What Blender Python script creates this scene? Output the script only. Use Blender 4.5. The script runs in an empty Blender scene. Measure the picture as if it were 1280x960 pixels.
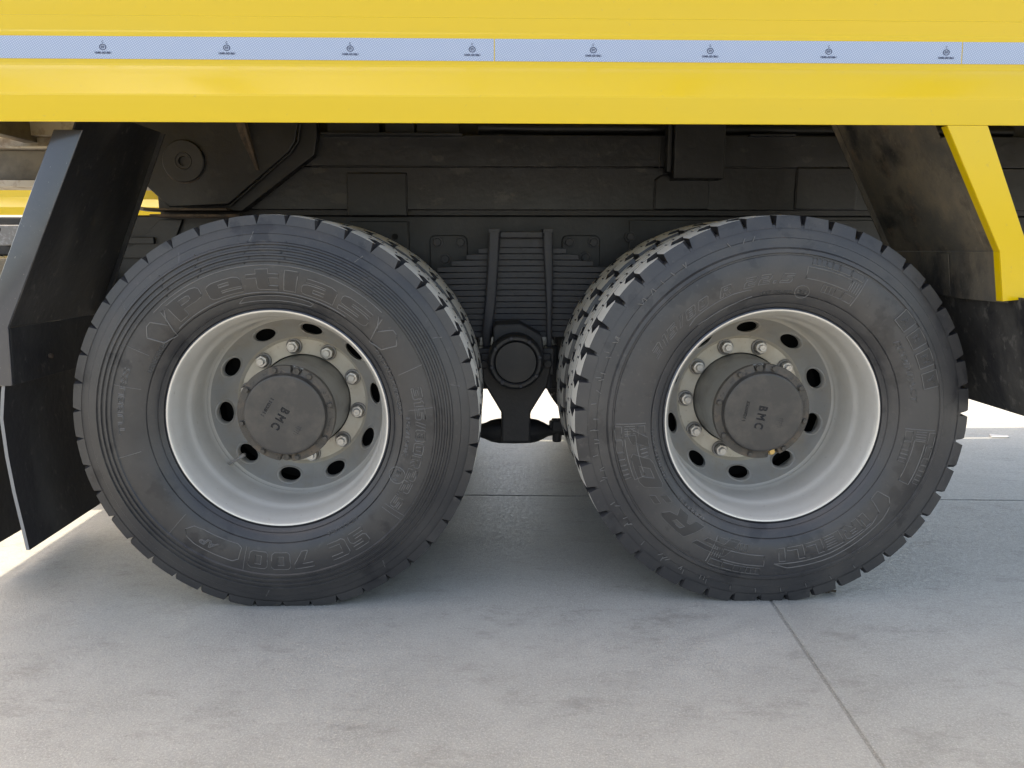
import bpy, bmesh, math, random
from mathutils import Vector
R = math.radians
PI = math.pi
random.seed(7)
scene = bpy.context.scene
col = scene.collection

# ------------------------------------------------------------------ camera
cam_d = bpy.data.cameras.new('camera')
cam_d.sensor_width = 36.0
cam_d.lens = 957.365 / 1280 * 36.0
cam_d.clip_start = 0.02
cam_d.clip_end = 2000
cam = bpy.data.objects.new('camera', cam_d)
cam.location = (0.0, -2.0191, 0.9706)
cam.rotation_euler = (PI / 2 - 0.1685, 0, -0.0248)
col.objects.link(cam)
scene.camera = cam

# ------------------------------------------------------------------ daylight: sun high, beyond the truck and a little to its front
SUN = Vector((-0.35, 0.30, 1.0)).normalized()
world = bpy.data.worlds.new('World')
scene.world = world
world.use_nodes = True
wn = world.node_tree
sky = wn.nodes.new('ShaderNodeTexSky')
sky.sky_type = 'NISHITA'
sky.sun_disc = False
sky.sun_elevation = math.asin(SUN.z)
sky.sun_rotation = math.atan2(SUN.x, SUN.y)
sky.air_density = 1.0
sky.dust_density = 3.5
sky.ozone_density = 1.0
wn.links.new(sky.outputs[0], wn.nodes['Background'].inputs[0])
wn.nodes['Background'].inputs[1].default_value = 0.15
sd = bpy.data.lights.new('sun', 'SUN')
sd.energy = 2.0
sd.angle = R(0.53)
sd.color = (1.0, 0.95, 0.87)
so = bpy.data.objects.new('sun', sd)
so.rotation_euler = (-SUN).to_track_quat('-Z', 'Y').to_euler()
so.location = SUN * 30
col.objects.link(so)
scene.view_settings.view_transform = 'Standard'
scene.view_settings.look = 'None'
scene.view_settings.gamma = 1.0
scene.view_settings.exposure = 1.85
scene.view_settings.use_white_balance = True      # the phone balanced for the blue shade
scene.view_settings.white_balance_temperature = 7900
scene.view_settings.white_balance_tint = 10

# ------------------------------------------------------------------ materials
def mat(name, base, rough=0.6, metal=0.0, spec=0.5, coat=0.0, layers=(), bump=(), streak=None):
    """layers: (scale, detail, lo, hi, colour, strength[, stretch]) mixes colour in by noise; bump: (scale, strength, dist)"""
    m = bpy.data.materials.new(name)
    m.use_nodes = True
    nt = m.node_tree
    N, L = nt.nodes, nt.links
    b = N['Principled BSDF']
    b.inputs['Roughness'].default_value = rough
    b.inputs['Metallic'].default_value = metal
    b.inputs['Specular IOR Level'].default_value = spec
    b.inputs['Coat Weight'].default_value = coat
    b.inputs['Coat Roughness'].default_value = 0.12
    tc = N.new('ShaderNodeTexCoord')
    rgb = N.new('ShaderNodeRGB')
    rgb.outputs[0].default_value = (*base, 1)
    cur = rgb.outputs[0]
    rr = None
    for ly in layers:
        sc, det, lo, hi, c, st = ly[:6]
        src = tc.outputs['Object']
        mp = N.new('ShaderNodeMapping')
        mp.inputs['Scale'].default_value = ly[6] if len(ly) > 6 else (1, 1, 1)
        mp.inputs['Location'].default_value = (random.uniform(-9, 9), random.uniform(-9, 9), random.uniform(-9, 9))
        L.new(src, mp.inputs[0])
        n = N.new('ShaderNodeTexNoise')
        n.inputs['Scale'].default_value = sc
        n.inputs['Detail'].default_value = det
        n.inputs['Roughness'].default_value = 0.62
        L.new(mp.outputs[0], n.inputs['Vector'])
        r = N.new('ShaderNodeMapRange')
        r.inputs['From Min'].default_value = lo
        r.inputs['From Max'].default_value = hi
        r.inputs['To Max'].default_value = st
        L.new(n.outputs['Fac'], r.inputs['Value'])
        mx = N.new('ShaderNodeMix')
        mx.data_type = 'RGBA'
        L.new(r.outputs[0], mx.inputs[0])
        L.new(cur, mx.inputs[6])
        mx.inputs[7].default_value = (*c, 1)
        cur = mx.outputs[2]
        if rr is None:
            rr = r.outputs[0]
    L.new(cur, b.inputs['Base Color'])
    if rr is not None:
        q = N.new('ShaderNodeMapRange')
        q.inputs['To Min'].default_value = rough
        q.inputs['To Max'].default_value = min(1, rough + 0.22)
        L.new(rr, q.inputs['Value'])
        L.new(q.outputs[0], b.inputs['Roughness'])
    prev = None
    for sc, st, di in bump:
        n = N.new('ShaderNodeTexNoise')
        n.inputs['Scale'].default_value = sc
        n.inputs['Detail'].default_value = 5
        L.new(tc.outputs['Object'], n.inputs['Vector'])
        bp = N.new('ShaderNodeBump')
        bp.inputs['Strength'].default_value = st
        bp.inputs['Distance'].default_value = di
        L.new(n.outputs['Fac'], bp.inputs['Height'])
        if prev:
            L.new(prev, bp.inputs['Normal'])
        prev = bp.outputs[0]
    if prev:
        L.new(prev, b.inputs['Normal'])
    return m

M = {}
M['yellow'] = mat('yellow_paint', (0.64, 0.435, 0.005), 0.30, 0, 0.3, 0.5,
                  layers=[(2.2, 4, .45, .8, (0.57, 0.43, 0.03), 0.5, (.4, 1, 1)), (60, 6, .66, .74, (0.42, 0.30, 0.06), 0.35)],
                  bump=[(3.0, .04, .01)])
M['black_paint'] = mat('satin_black_paint', (0.024, 0.027, 0.036), 0.28, 0, 0.6, 0.6,
                       layers=[(9, 6, .5, .75, (0.06, 0.06, 0.06), 0.5), (160, 3, .68, .74, (0.2, 0.19, 0.17), 0.7)],
                       bump=[(25, .05, .003)])
M['frame'] = mat('dusty_chassis_paint', (0.0105, 0.0108, 0.012), 0.38, 0, 0.4, 0,
                 layers=[(6, 8, .42, .75, (0.024, 0.0238, 0.024), 0.65), (42, 6, .6, .72, (0.008, 0.008, 0.009), 0.8),
                         (14, 7, .62, .75, (0.042, 0.039, 0.036), 0.5)],
                 bump=[(60, .2, .003), (7, .22, .010), (26, .10, .005)])
M['frame_dark'] = mat('greasy_black_steel', (0.018, 0.018, 0.02), 0.5, 0, 0.45, 0,
                      layers=[(20, 7, .45, .8, (0.05, 0.046, 0.042), 0.7)], bump=[(80, .25, .004)])
M['scraped'] = mat('scraped_subframe_paint', (0.0105, 0.0108, 0.012), 0.36, 0, 0.45, 0,
                   layers=[(6, 8, .42, .75, (0.024, 0.0238, 0.024), 0.65), (9, 9, .60, .66, (0.052, 0.047, 0.042), 0.6, (1, 1, 1.6)), (42, 6, .6, .7, (0.006, 0.006, 0.006), 0.8)],
                   bump=[(60, .2, .003), (7, .22, .010), (24, .14, .008)])
M['spring'] = mat('spring_steel', (0.033, 0.034, 0.041), 0.5, 0, 0.45, 0,
                  layers=[(30, 6, .42, .75, (0.06, 0.058, 0.056), 0.7), (70, 4, .6, .7, (0.02, 0.02, 0.022), 0.7)],
                  bump=[(90, .2, .003)])
M['mud'] = mat('mud_caked_steel', (0.085, 0.080, 0.070), 0.75, 0, 0.3, 0,
               layers=[(3.2, 8, .44, .62, (0.19, 0.155, 0.11), 0.85, (1.6, 1, .55)), (4.6, 8, .50, .62, (0.022, 0.022, 0.024), 0.9, (1.8, 1, .5)),
                       (7, 8, .60, .74, (0.24, 0.155, 0.10), 0.75, (2.2, 1, .4)), (90, 4, .6, .75, (0.26, 0.23, 0.18), 0.3)],
               bump=[(70, .35, .006)])
M['flap'] = mat('mudflap_rubber', (0.013, 0.0135, 0.016), 0.5, 0, 0.35, 0,
                layers=[(7, 8, .46, .72, (0.06, 0.058, 0.054), 0.7, (1, 1, .5)), (40, 7, .6, .72, (0.10, 0.095, 0.085), 0.6, (1, 1, .6))],
                bump=[(50, .3, .004)])
M['flap_dusty'] = mat('dusty_mudflap_rubber', (0.016, 0.016, 0.018), 0.6, 0, 0.3, 0,
                      layers=[(5, 9, .48, .66, (0.075, 0.072, 0.066), 0.7, (1, 1, .5)), (34, 8, .56, .66, (0.12, 0.115, 0.105), 0.6, (1, 1, .7))], bump=[(50, .4, .005)])
M['flap_edge'] = mat('mudflap_cut_edge', (0.22, 0.22, 0.22), 0.7)
M['dust_beam'] = mat('dusty_beam_paint', (0.16, 0.14, 0.11), 0.7, 0, 0.3, 0,
                     layers=[(9, 7, .45, .7, (0.08, 0.072, 0.06), 0.8)], bump=[(40, .2, .004)])
M['cream'] = mat('pale_dusty_ledge', (0.42, 0.38, 0.32), 0.7, 0, 0.3, 0,
                 layers=[(16, 7, .5, .66, (0.20, 0.15, 0.11), 0.8)])
M['rust'] = mat('rusty_steel', (0.055, 0.042, 0.033), 0.8, 0, 0.3, 0,
                layers=[(26, 7, .45, .65, (0.13, 0.095, 0.07), 0.7), (50, 6, .55, .7, (0.03, 0.027, 0.025), 0.9)], bump=[(90, .4, .005)])
M['wheel'] = mat('silver_wheel_paint', (0.62, 0.60, 0.555), 0.30, 0.35, 0.5, 0.0,
                 layers=[(12, 6, .45, .8, (0.50, 0.47, 0.42), 0.6), (75, 5, .64, .74, (0.32, 0.27, 0.22), 0.5)],
                 bump=[(150, .05, .001)])
M['lip'] = mat('dark_rim_lip', (0.075, 0.08, 0.095), 0.35, 0.5, 0.5, 0, layers=[(30, 6, .5, .7, (0.03, 0.03, 0.03), 0.7)])  # darker, bluer tone for the outer rim lip only
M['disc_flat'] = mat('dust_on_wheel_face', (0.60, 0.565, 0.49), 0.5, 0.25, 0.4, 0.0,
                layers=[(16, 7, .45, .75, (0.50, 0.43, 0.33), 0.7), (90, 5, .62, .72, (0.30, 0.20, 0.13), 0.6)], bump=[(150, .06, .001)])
M['disc'] = mat('dusty_shaded_disc_paint', (0.46, 0.455, 0.44), 0.36, 0.45, 0.4, 0.0,  # cone grey darkened to paint in its shade, under real dust
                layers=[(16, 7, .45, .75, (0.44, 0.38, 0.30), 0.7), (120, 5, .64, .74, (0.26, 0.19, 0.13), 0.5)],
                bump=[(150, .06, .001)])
M['hub'] = mat('grey_hub_paint', (0.30, 0.30, 0.285), 0.5, 0.15, 0.4, 0,
               layers=[(14, 6, .45, .75, (0.22, 0.20, 0.18), 0.7)], bump=[(90, .08, .002)])
M['cap'] = mat('dark_cast_hub_cap', (0.050, 0.048, 0.046), 0.40, 0.2, 0.5, 0,
               layers=[(20, 7, .45, .78, (0.12, 0.105, 0.088), 0.7), (130, 5, .62, .72, (0.05, 0.046, 0.042), 0.6)],
               bump=[(170, .12, .0015)])
M['cap_ring'] = mat('oily_hub_flange', (0.075, 0.068, 0.06), 0.5, 0.2, 0.4, 0,
                    layers=[(30, 8, .48, .68, (0.17, 0.13, 0.095), 0.7), (80, 6, .58, .68, (0.03, 0.028, 0.026), 0.8)],
                    bump=[(130, .3, .003)])
M['engrave'] = mat('engraved_letters', (0.018, 0.018, 0.02), 0.6)
M['nut'] = mat('zinc_nut', (0.55, 0.53, 0.50), 0.38, 0.55, 0.5, 0,
               layers=[(60, 5, .5, .7, (0.40, 0.35, 0.29), 0.6)])
M['washer'] = mat('dark_nut_washer', (0.27, 0.26, 0.25), 0.5, 0.4, 0.5, 0, layers=[(60, 5, .5, .7, (0.2, 0.16, 0.12), 0.6)])
M['brass'] = mat('brass_plug', (0.55, 0.38, 0.15), 0.4, 0.7)
M['rubber'] = mat('tyre_rubber', (0.028, 0.028, 0.0295), 0.36, 0, 0.5, 0,
                  layers=[(5, 8, .42, .72, (0.066, 0.062, 0.058), 0.75), (9, 9, .585, .64, (0.016, 0.016, 0.018), 0.85),
                          (70, 6, .60, .75, (0.10, 0.095, 0.088), 0.45)],
                  bump=[(120, .10, .002), (24, .10, .004)])
M['rubber_b'] = mat('tyre_rubber_dusty', (0.034, 0.034, 0.036), 0.36, 0, 0.5, 0,
                    layers=[(5, 8, .42, .72, (0.075, 0.070, 0.064), 0.75), (7, 10, .57, .60, (0.015, 0.015, 0.017), 0.55), (13, 9, .60, .64, (0.014, 0.014, 0.016), 0.5),
                            (70, 6, .60, .75, (0.11, 0.10, 0.09), 0.45)],
                    bump=[(120, .10, .002), (24, .10, .004)])
M['rubber_smooth'] = mat('tyre_lettering_rubber', (0.024, 0.024, 0.0255), 0.36, 0, 0.45, 0,
                         layers=[(22, 5, .45, .75, (0.040, 0.038, 0.036), 0.6)])
M['rubber_rib'] = mat('tyre_rib_rubber', (0.135, 0.133, 0.129), 0.42, 0, 0.5, 0, layers=[(22, 5, .45, .75, (0.08, 0.076, 0.072), 0.7)])
M['tread_top'] = mat('dusty_worn_tread', (0.58, 0.56, 0.51), 0.9, 0, 0.25, 0,
                     layers=[(18, 6, .45, .75, (0.46, 0.44, 0.40), 0.7), (140, 4, .64, .74, (0.12, 0.12, 0.12), 0.8)], bump=[(150, .2, .002)])
M['groove'] = mat('tread_groove_rubber', (0.020, 0.020, 0.023), 0.6, 0, 0.4)
M['void'] = mat('brake_drum_iron', (0.012, 0.011, 0.011), 0.8, 0, 0.3)
M['print'] = mat('tape_print', (0.012, 0.022, 0.07), 0.6)
M['scrap'] = mat('dry_leaf_scrap', (0.06, 0.045, 0.03), 0.8)
M['pale_bit'] = mat('white_bit', (0.75, 0.74, 0.72), 0.7)
M['glass_dark'] = mat('dark_grey_tank_paint', (0.16, 0.165, 0.175), 0.5, 0, 0.4, 0, layers=[(60, 5, .5, .66, (0.30, 0.31, 0.34), 0.7)])

def tape_material():
    m = bpy.data.materials.new('reflective_tape_white')
    m.use_nodes = True
    nt = m.node_tree; N, L = nt.nodes, nt.links
    b = N['Principled BSDF']
    tc = N.new('ShaderNodeTexCoord')
    mp = N.new('ShaderNodeMapping')
    mp.inputs['Scale'].default_value = (240, 240, 240)
    mp.inputs['Rotation'].default_value = (0, R(30), 0)
    L.new(tc.outputs['Object'], mp.inputs[0])
    v = N.new('ShaderNodeTexVoronoi')
    v.feature = 'DISTANCE_TO_EDGE'
    v.inputs['Randomness'].default_value = 0.0
    v.inputs['Scale'].default_value = 1.0
    # honeycomb cells of prismatic sheeting: y flattened so that the pattern lies in the tape's plane
    mp.inputs['Scale'].default_value = (215, 0.0, 215)
    L.new(mp.outputs[0], v.inputs['Vector'])
    r = N.new('ShaderNodeMapRange')
    r.inputs['From Min'].default_value = 0.02
    r.inputs['From Max'].default_value = 0.30
    L.new(v.outputs['Distance'], r.inputs['Value'])
    mx = N.new('ShaderNodeMix'); mx.data_type = 'RGBA'
    L.new(r.outputs[0], mx.inputs[0])
    mx.inputs[6].default_value = (0.22, 0.27, 0.38, 1)
    mx.inputs[7].default_value = (0.42, 0.48, 0.59, 1)
    L.new(mx.outputs[2], b.inputs['Base Color'])
    b.inputs['Roughness'].default_value = 0.25
    b.inputs['Metallic'].default_value = 0.1
    b.inputs['Coat Weight'].default_value = 0.5
    b.inputs['Coat Roughness'].default_value = 0.08
    return m
M['tape'] = tape_material()

def concrete(name, tint):
    m = bpy.data.materials.new(name)
    m.use_nodes = True
    nt = m.node_tree; N, L = nt.nodes, nt.links
    b = N['Principled BSDF']
    g = N.new('ShaderNodeNewGeometry')
    pos = g.outputs['Position']
    def noise(sc, det, ro=.6, st=(1, 1, 1)):
        mp = N.new('ShaderNodeMapping'); mp.inputs['Scale'].default_value = st
        mp.inputs['Rotation'].default_value = (0, 0, R(12))
        L.new(pos, mp.inputs[0])
        n = N.new('ShaderNodeTexNoise'); n.inputs['Scale'].default_value = sc
        n.inputs['Detail'].default_value = det; n.inputs['Roughness'].default_value = ro
        L.new(mp.outputs[0], n.inputs['Vector'])
        return n.outputs['Fac']
    def rng(v, lo, hi, a=0., c=1.):
        r = N.new('ShaderNodeMapRange')
        r.inputs['From Min'].default_value = lo; r.inputs['From Max'].default_value = hi
        r.inputs['To Min'].default_value = a; r.inputs['To Max'].default_value = c
        L.new(v, r.inputs['Value']); return r.outputs[0]
    def mix(f, a, c):
        x = N.new('ShaderNodeMix'); x.data_type = 'RGBA'
        L.new(f, x.inputs[0])
        if isinstance(a, tuple): x.inputs[6].default_value = (*a, 1)
        else: L.new(a, x.inputs[6])
        x.inputs[7].default_value = (*c, 1)
        return x.outputs[2]
    t = tint
    c = mix(rng(noise(2.3, 9, .75), .30, .72), (0.245 * t, 0.247 * t, 0.233 * t), (0.335 * t, 0.337 * t, 0.318 * t))
    c = mix(rng(noise(9, 9, .75, (1, 2.6, 1)), .54, .72, 0, .6), c, (0.225, 0.222, 0.205))
    c = mix(rng(noise(4.1, 10, .8, (.8, 3.2, 1)), .58, .70, 0, .5), c, (0.20, 0.197, 0.185))
    c = mix(rng(noise(210, 4, .85), .50, .66, 0, .75), c, (0.52, 0.515, 0.475))
    c = mix(rng(noise(150, 5, .85), .54, .70, 0, .65), c, (0.15, 0.148, 0.14))
    c = mix(rng(noise(30, 8, .75), .66, .71, 0, .75), c, (0.14, 0.138, 0.13))
    # faint scuffs left by turning tyres, and a few old stains
    wv = N.new('ShaderNodeTexWave'); wv.wave_type = 'RINGS'; wv.rings_direction = 'Z'
    wm = N.new('ShaderNodeMapping'); wm.inputs['Location'].default_value = (-2.6, 3.4, 0); L.new(pos, wm.inputs[0])
    L.new(wm.outputs[0], wv.inputs['Vector'])
    wv.inputs['Scale'].default_value = 1.7; wv.inputs['Distortion'].default_value = 1.4; wv.inputs['Detail'].default_value = 4; wv.inputs['Detail Scale'].default_value = 1.6
    mm = N.new('ShaderNodeMath'); mm.operation = 'MULTIPLY'
    L.new(rng(wv.outputs['Fac'], .80, 1.0, 0, .13), mm.inputs[0]); L.new(rng(noise(2.7, 8, .75), .44, .62), mm.inputs[1])
    c = mix(mm.outputs[0], c, (0.15, 0.147, 0.138))
    c = mix(rng(noise(2.6, 10, .85, (1.1, 2.2, 1)), .53, .64, 0, .6), c, (0.180, 0.175, 0.160))
    c = mix(rng(noise(6.3, 9, .8), .64, .70, 0, .45), c, (0.47, 0.465, 0.43))
    L.new(c, b.inputs['Base Color'])
    L.new(rng(noise(70, 6, .8), .35, .66, .26, .70), b.inputs['Roughness'])
    b.inputs['Specular IOR Level'].default_value = 0.5
    bp = N.new('ShaderNodeBump'); bp.inputs['Strength'].default_value = .35; bp.inputs['Distance'].default_value = .003
    L.new(noise(170, 6, .7), bp.inputs['Height'])
    b2 = N.new('ShaderNodeBump'); b2.inputs['Strength'].default_value = .25; b2.inputs['Distance'].default_value = .006
    L.new(noise(14, 6), b2.inputs['Height']); L.new(bp.outputs[0], b2.inputs['Normal'])
    L.new(b2.outputs[0], b.inputs['Normal'])
    return m
M['concrete'] = concrete('weathered_concrete', 1.0)
M['concrete_b'] = concrete('weathered_concrete_paler', 1.06)
M['joint'] = concrete('dusty_joint_floor', 0.8)

# ------------------------------------------------------------------ mesh helpers
class MB:
    """collects faces, builds ONE mesh object"""
    def __init__(self):
        self.v = []; self.f = []; self.m = []
    def add(self, vs, fs, m=0):
        o = len(self.v)
        self.v += [tuple(p) for p in vs]
        self.f += [tuple(i + o for i in f) for f in fs]
        self.m += [m] * len(fs)
        return o
    def box(self, a, b, m=0):
        (x0, y0, z0), (x1, y1, z1) = a, b
        self.add([(x0, y0, z0), (x1, y0, z0), (x1, y1, z0), (x0, y1, z0), (x0, y0, z1), (x1, y0, z1), (x1, y1, z1), (x0, y1, z1)],
                 [(0, 3, 2, 1), (4, 5, 6, 7), (0, 1, 5, 4), (1, 2, 6, 5), (2, 3, 7, 6), (3, 0, 4, 7)], m)
    def prism(self, poly, y0, y1, m=0, caps=True):
        """poly in (x, z), extruded along y"""
        n = len(poly)
        vs = [(x, y0, z) for x, z in poly] + [(x, y1, z) for x, z in poly]
        fs = [(i, (i + 1) % n, n + (i + 1) % n, n + i) for i in range(n)]
        if caps:
            fs += [tuple(range(n))[::-1], tuple(range(n, 2 * n))]
        self.add(vs, fs, m)
    def extr(self, poly, x0, x1, m=0, caps=True):
        """poly in (y, z), extruded along x"""
        n = len(poly)
        vs = [(x0, y, z) for y, z in poly] + [(x1, y, z) for y, z in poly]
        fs = [(i, (i + 1) % n, n + (i + 1) % n, n + i) for i in range(n)]
        if caps:
            fs += [tuple(range(n))[::-1], tuple(range(n, 2 * n))]
        self.add(vs, fs, m)
    def hull8(self, q0, q1, m=0):
        """two matching polygons of 3-D points joined and capped"""
        n = len(q0)
        fs = [(i, (i + 1) % n, n + (i + 1) % n, n + i) for i in range(n)] + [tuple(range(n))[::-1], tuple(range(n, 2 * n))]
        self.add(list(q0) + list(q1), fs, m)
    def lathe(self, prof, n, m=0, c=(0, 0, 0), mats=None, cap0=False, cap1=False):
        """prof: (r, y) turned about the y axis"""
        k = len(prof)
        vs = []
        for i in range(n):
            a = 2 * PI * i / n
            ca, sa = math.cos(a), math.sin(a)
            vs += [(c[0] + r * ca, c[1] + y, c[2] + r * sa) for r, y in prof]
        for j in range(k - 1):
            pass
        o = len(self.v)
        self.v += vs
        for j in range(k - 1):
            mm = mats[j] if mats else m
            for i in range(n):
                i2 = (i + 1) % n
                self.f.append((o + i * k + j, o + i2 * k + j, o + i2 * k + j + 1, o + i * k + j + 1))
                self.m.append(mm)
        if cap0:
            self.f.append(tuple(o + i * k for i in range(n))); self.m.append(mats[0] if mats else m)
        if cap1:
            self.f.append(tuple(o + i * k + k - 1 for i in range(n))); self.m.append(mats[-1] if mats else m)
    def tube(self, pts, r, n=8, m=0, caps=True):
        pts = [Vector(p) for p in pts]
        rings = []
        o = len(self.v)
        for i, p in enumerate(pts):
            d = (pts[min(i + 1, len(pts) - 1)] - pts[max(i - 1, 0)]).normalized()
            u = d.cross(Vector((0, 0, 1)))
            if u.length < 1e-3: u = d.cross(Vector((0, 1, 0)))
            u.normalize(); w = d.cross(u)
            rr = r[i] if isinstance(r, (list, tuple)) else r
            self.v += [tuple(p + rr * (math.cos(2 * PI * k / n) * u + math.sin(2 * PI * k / n) * w)) for k in range(n)]
        for i in range(len(pts) - 1):
            for k in range(n):
                self.f.append((o + i * n + k, o + i * n + (k + 1) % n, o + (i + 1) * n + (k + 1) % n, o + (i + 1) * n + k)); self.m.append(m)
        if caps:
            self.f.append(tuple(o + k for k in range(n))); self.m.append(m)
            e = o + (len(pts) - 1) * n
            self.f.append(tuple(e + k for k in range(n))); self.m.append(m)
    def mesh(self, name, mats, bevel=0.0, sharp=32, seg=2, tri_ngons=False, recalc=True):
        me = bpy.data.meshes.new(name)
        me.from_pydata(self.v, [], self.f)
        for mm in (mats if isinstance(mats, (list, tuple)) else [mats]):
            me.materials.append(mm)
        me.polygons.foreach_set('material_index', self.m)
        bm = bmesh.new(); bm.from_mesh(me)
        if recalc:
            bmesh.ops.recalc_face_normals(bm, faces=bm.faces)
        if bevel > 0:
            es = [e for e in bm.edges if len(e.link_faces) == 2 and e.calc_face_angle(0) > R(28)]
            bmesh.ops.bevel(bm, geom=es, offset=bevel, segments=seg, affect='EDGES', profile=0.5, clamp_overlap=True)
        if tri_ngons:
            bmesh.ops.triangulate(bm, faces=[f for f in bm.faces if len(f.verts) > 4])
        bm.to_mesh(me); bm.free()
        me.shade_smooth()
        me.set_sharp_from_angle(angle=R(min(sharp, 16) if bevel > 0 else sharp))     # flat faces stay flat beside their bevels
        return me
    def build(self, name, mats, parent=None, loc=(0, 0, 0), **kw):
        return link(name, self.mesh(name, mats, **kw), parent, loc)

def link(name, me, parent=None, loc=(0, 0, 0), rot=(0, 0, 0)):
    o = bpy.data.objects.new(name, me)
    o.location = loc; o.rotation_euler = rot
    if parent: o.parent = parent
    col.objects.link(o)
    return o

def thing(name, label, cat, loc=(0, 0, 0), group=None):
    o = bpy.data.objects.new(name, None)
    o.location = loc; o.empty_display_size = 0.2
    o['label'] = label; o['category'] = cat
    if group: o['group'] = group
    col.objects.link(o)
    return o

def curve_to_mesh(cu):
    ob = bpy.data.objects.new('tmp', cu)
    col.objects.link(ob)
    bpy.context.view_layer.update()
    dg = bpy.context.evaluated_depsgraph_get()
    me = bpy.data.meshes.new_from_object(ob.evaluated_get(dg))
    bpy.data.objects.remove(ob)
    bpy.data.curves.remove(cu)
    vs = [tuple(v.co) for v in me.vertices]
    fs = [tuple(p.vertices) for p in me.polygons]
    bpy.data.meshes.remove(me)
    return vs, fs

def text_mesh(body, outline=0.0, extrude=0.0, shear=0.0, spacing=1.0, offset=0.0):
    """unit text; outline > 0 gives thin raised ribs along the letter edges instead of filled letters"""
    cu = bpy.data.curves.new('txt', 'FONT')
    cu.body = body; cu.size = 1.0; cu.shear = shear; cu.space_character = spacing; cu.offset = offset
    cu.resolution_u = 3
    if outline:
        cu.fill_mode = 'NONE'; cu.bevel_depth = outline; cu.bevel_resolution = 0
    else:
        cu.extrude = extrude
    return curve_to_mesh(cu)

def fit(vs, w, h):
    x0 = min(v[0] for v in vs); x1 = max(v[0] for v in vs)
    y0 = min(v[1] for v in vs); y1 = max(v[1] for v in vs)
    return [((v[0] - x0) / (x1 - x0) * w, (v[1] - y0) / (y1 - y0) * h, v[2]) for v in vs]

# ------------------------------------------------------------------ ground: base sheet and the cast concrete slabs
gb = MB()
gb.add([(-300, -300, -.0035), (300, -300, -.0035), (300, 300, -.0035), (-300, 300, -.0035)], [(0, 1, 2, 3)])
ground = gb.build('ground', M['joint'])
ground['kind'] = 'structure'
ROT = R(-3.2)
def slab(i, j, me):
    ox, oy = .838, .937
    S = 5.0
    cx, cy = (i + .5) * S, (j + .5) * S
    x = ox + cx * math.cos(ROT) - cy * math.sin(ROT)
    y = oy + cx * math.sin(ROT) + cy * math.cos(ROT)
    return link('concrete_slab', me, ground, (x, y, 0), (0, 0, ROT))
slab_meshes = []
for mm in ('concrete', 'concrete_b'):
    sb = MB(); sb.box((-2.4955, -2.4955, -.030), (2.4955, 2.4955, 0))
    slab_meshes.append(sb.mesh('concrete_slab', M[mm], bevel=.002))
for i in range(-4, 4):
    for j in range(-4, 4):
        slab(i, j, slab_meshes[(i * 3 + j * 5 + 1) % 2])

# ------------------------------------------------------------------ tyres
YC = 0.135
def prof_common(kind):
    p = [(.2945, .016), (.2985, .009), (.3015, .0005), (.307, -.0035), (.3115, -.0085), (.313, -.0072), (.315, -.0105),
         (.322, -.0155), (.332, -.0215), (.3345, -.0225), (.336, -.0208), (.338, -.0240), (.346, -.0282), (.360, -.0325), (.375, -.0352), (.392, -.0364), (.408, -.0362)]
    if kind == 'a':
        p += [(.420, -.0350), (.4225, -.0385), (.4265, -.0380), (.4285, -.0335), (.434, -.0325), (.4365, -.0362), (.4405, -.0352), (.4425, -.0305),
              (.448, -.0293), (.4505, -.0330), (.4545, -.0318), (.4565, -.0270), (.462, -.0255), (.4645, -.0288), (.4685, -.0272), (.4705, -.0222),
              (.480, -.0190), (.490, -.0158), (.4915, -.0135), (.500, -.0105)]
    else:
        p += [(.424, -.0345), (.436, -.0322), (.4375, -.0292), (.441, -.0290), (.443, -.0318), (.452, -.0298), (.455, -.0262), (.457, -.0218),
              (.468, -.0195), (.480, -.0170), (.4815, -.0145), (.490, -.0128), (.500, -.0098)]
    p += [(.508, -.0072), (.514, -.0042), (.5175, .0005), (.5195, .0100), (.521, .0220)]
    return p
def side_y(prof, r):
    for (r0, y0), (r1, y1) in zip(prof, prof[1:]):
        if r0 <= r <= r1:
            return y0 + (y1 - y0) * (r - r0) / max(1e-6, r1 - r0)
    return prof[-1][1]
SMOOTH = [(.2945, .016), (.307, -.0035), (.322, -.0157), (.338, -.0242), (.346, -.0282), (.360, -.0325), (.375, -.0352), (.392, -.0364), (.408, -.0362),
          (.424, -.0345), (.440, -.0318), (.456, -.0268), (.475, -.0200), (.500, -.0100)]

def crown(y):
    return .5385 + .0055 * (1 - ((y - YC) / YC) ** 2)

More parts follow.
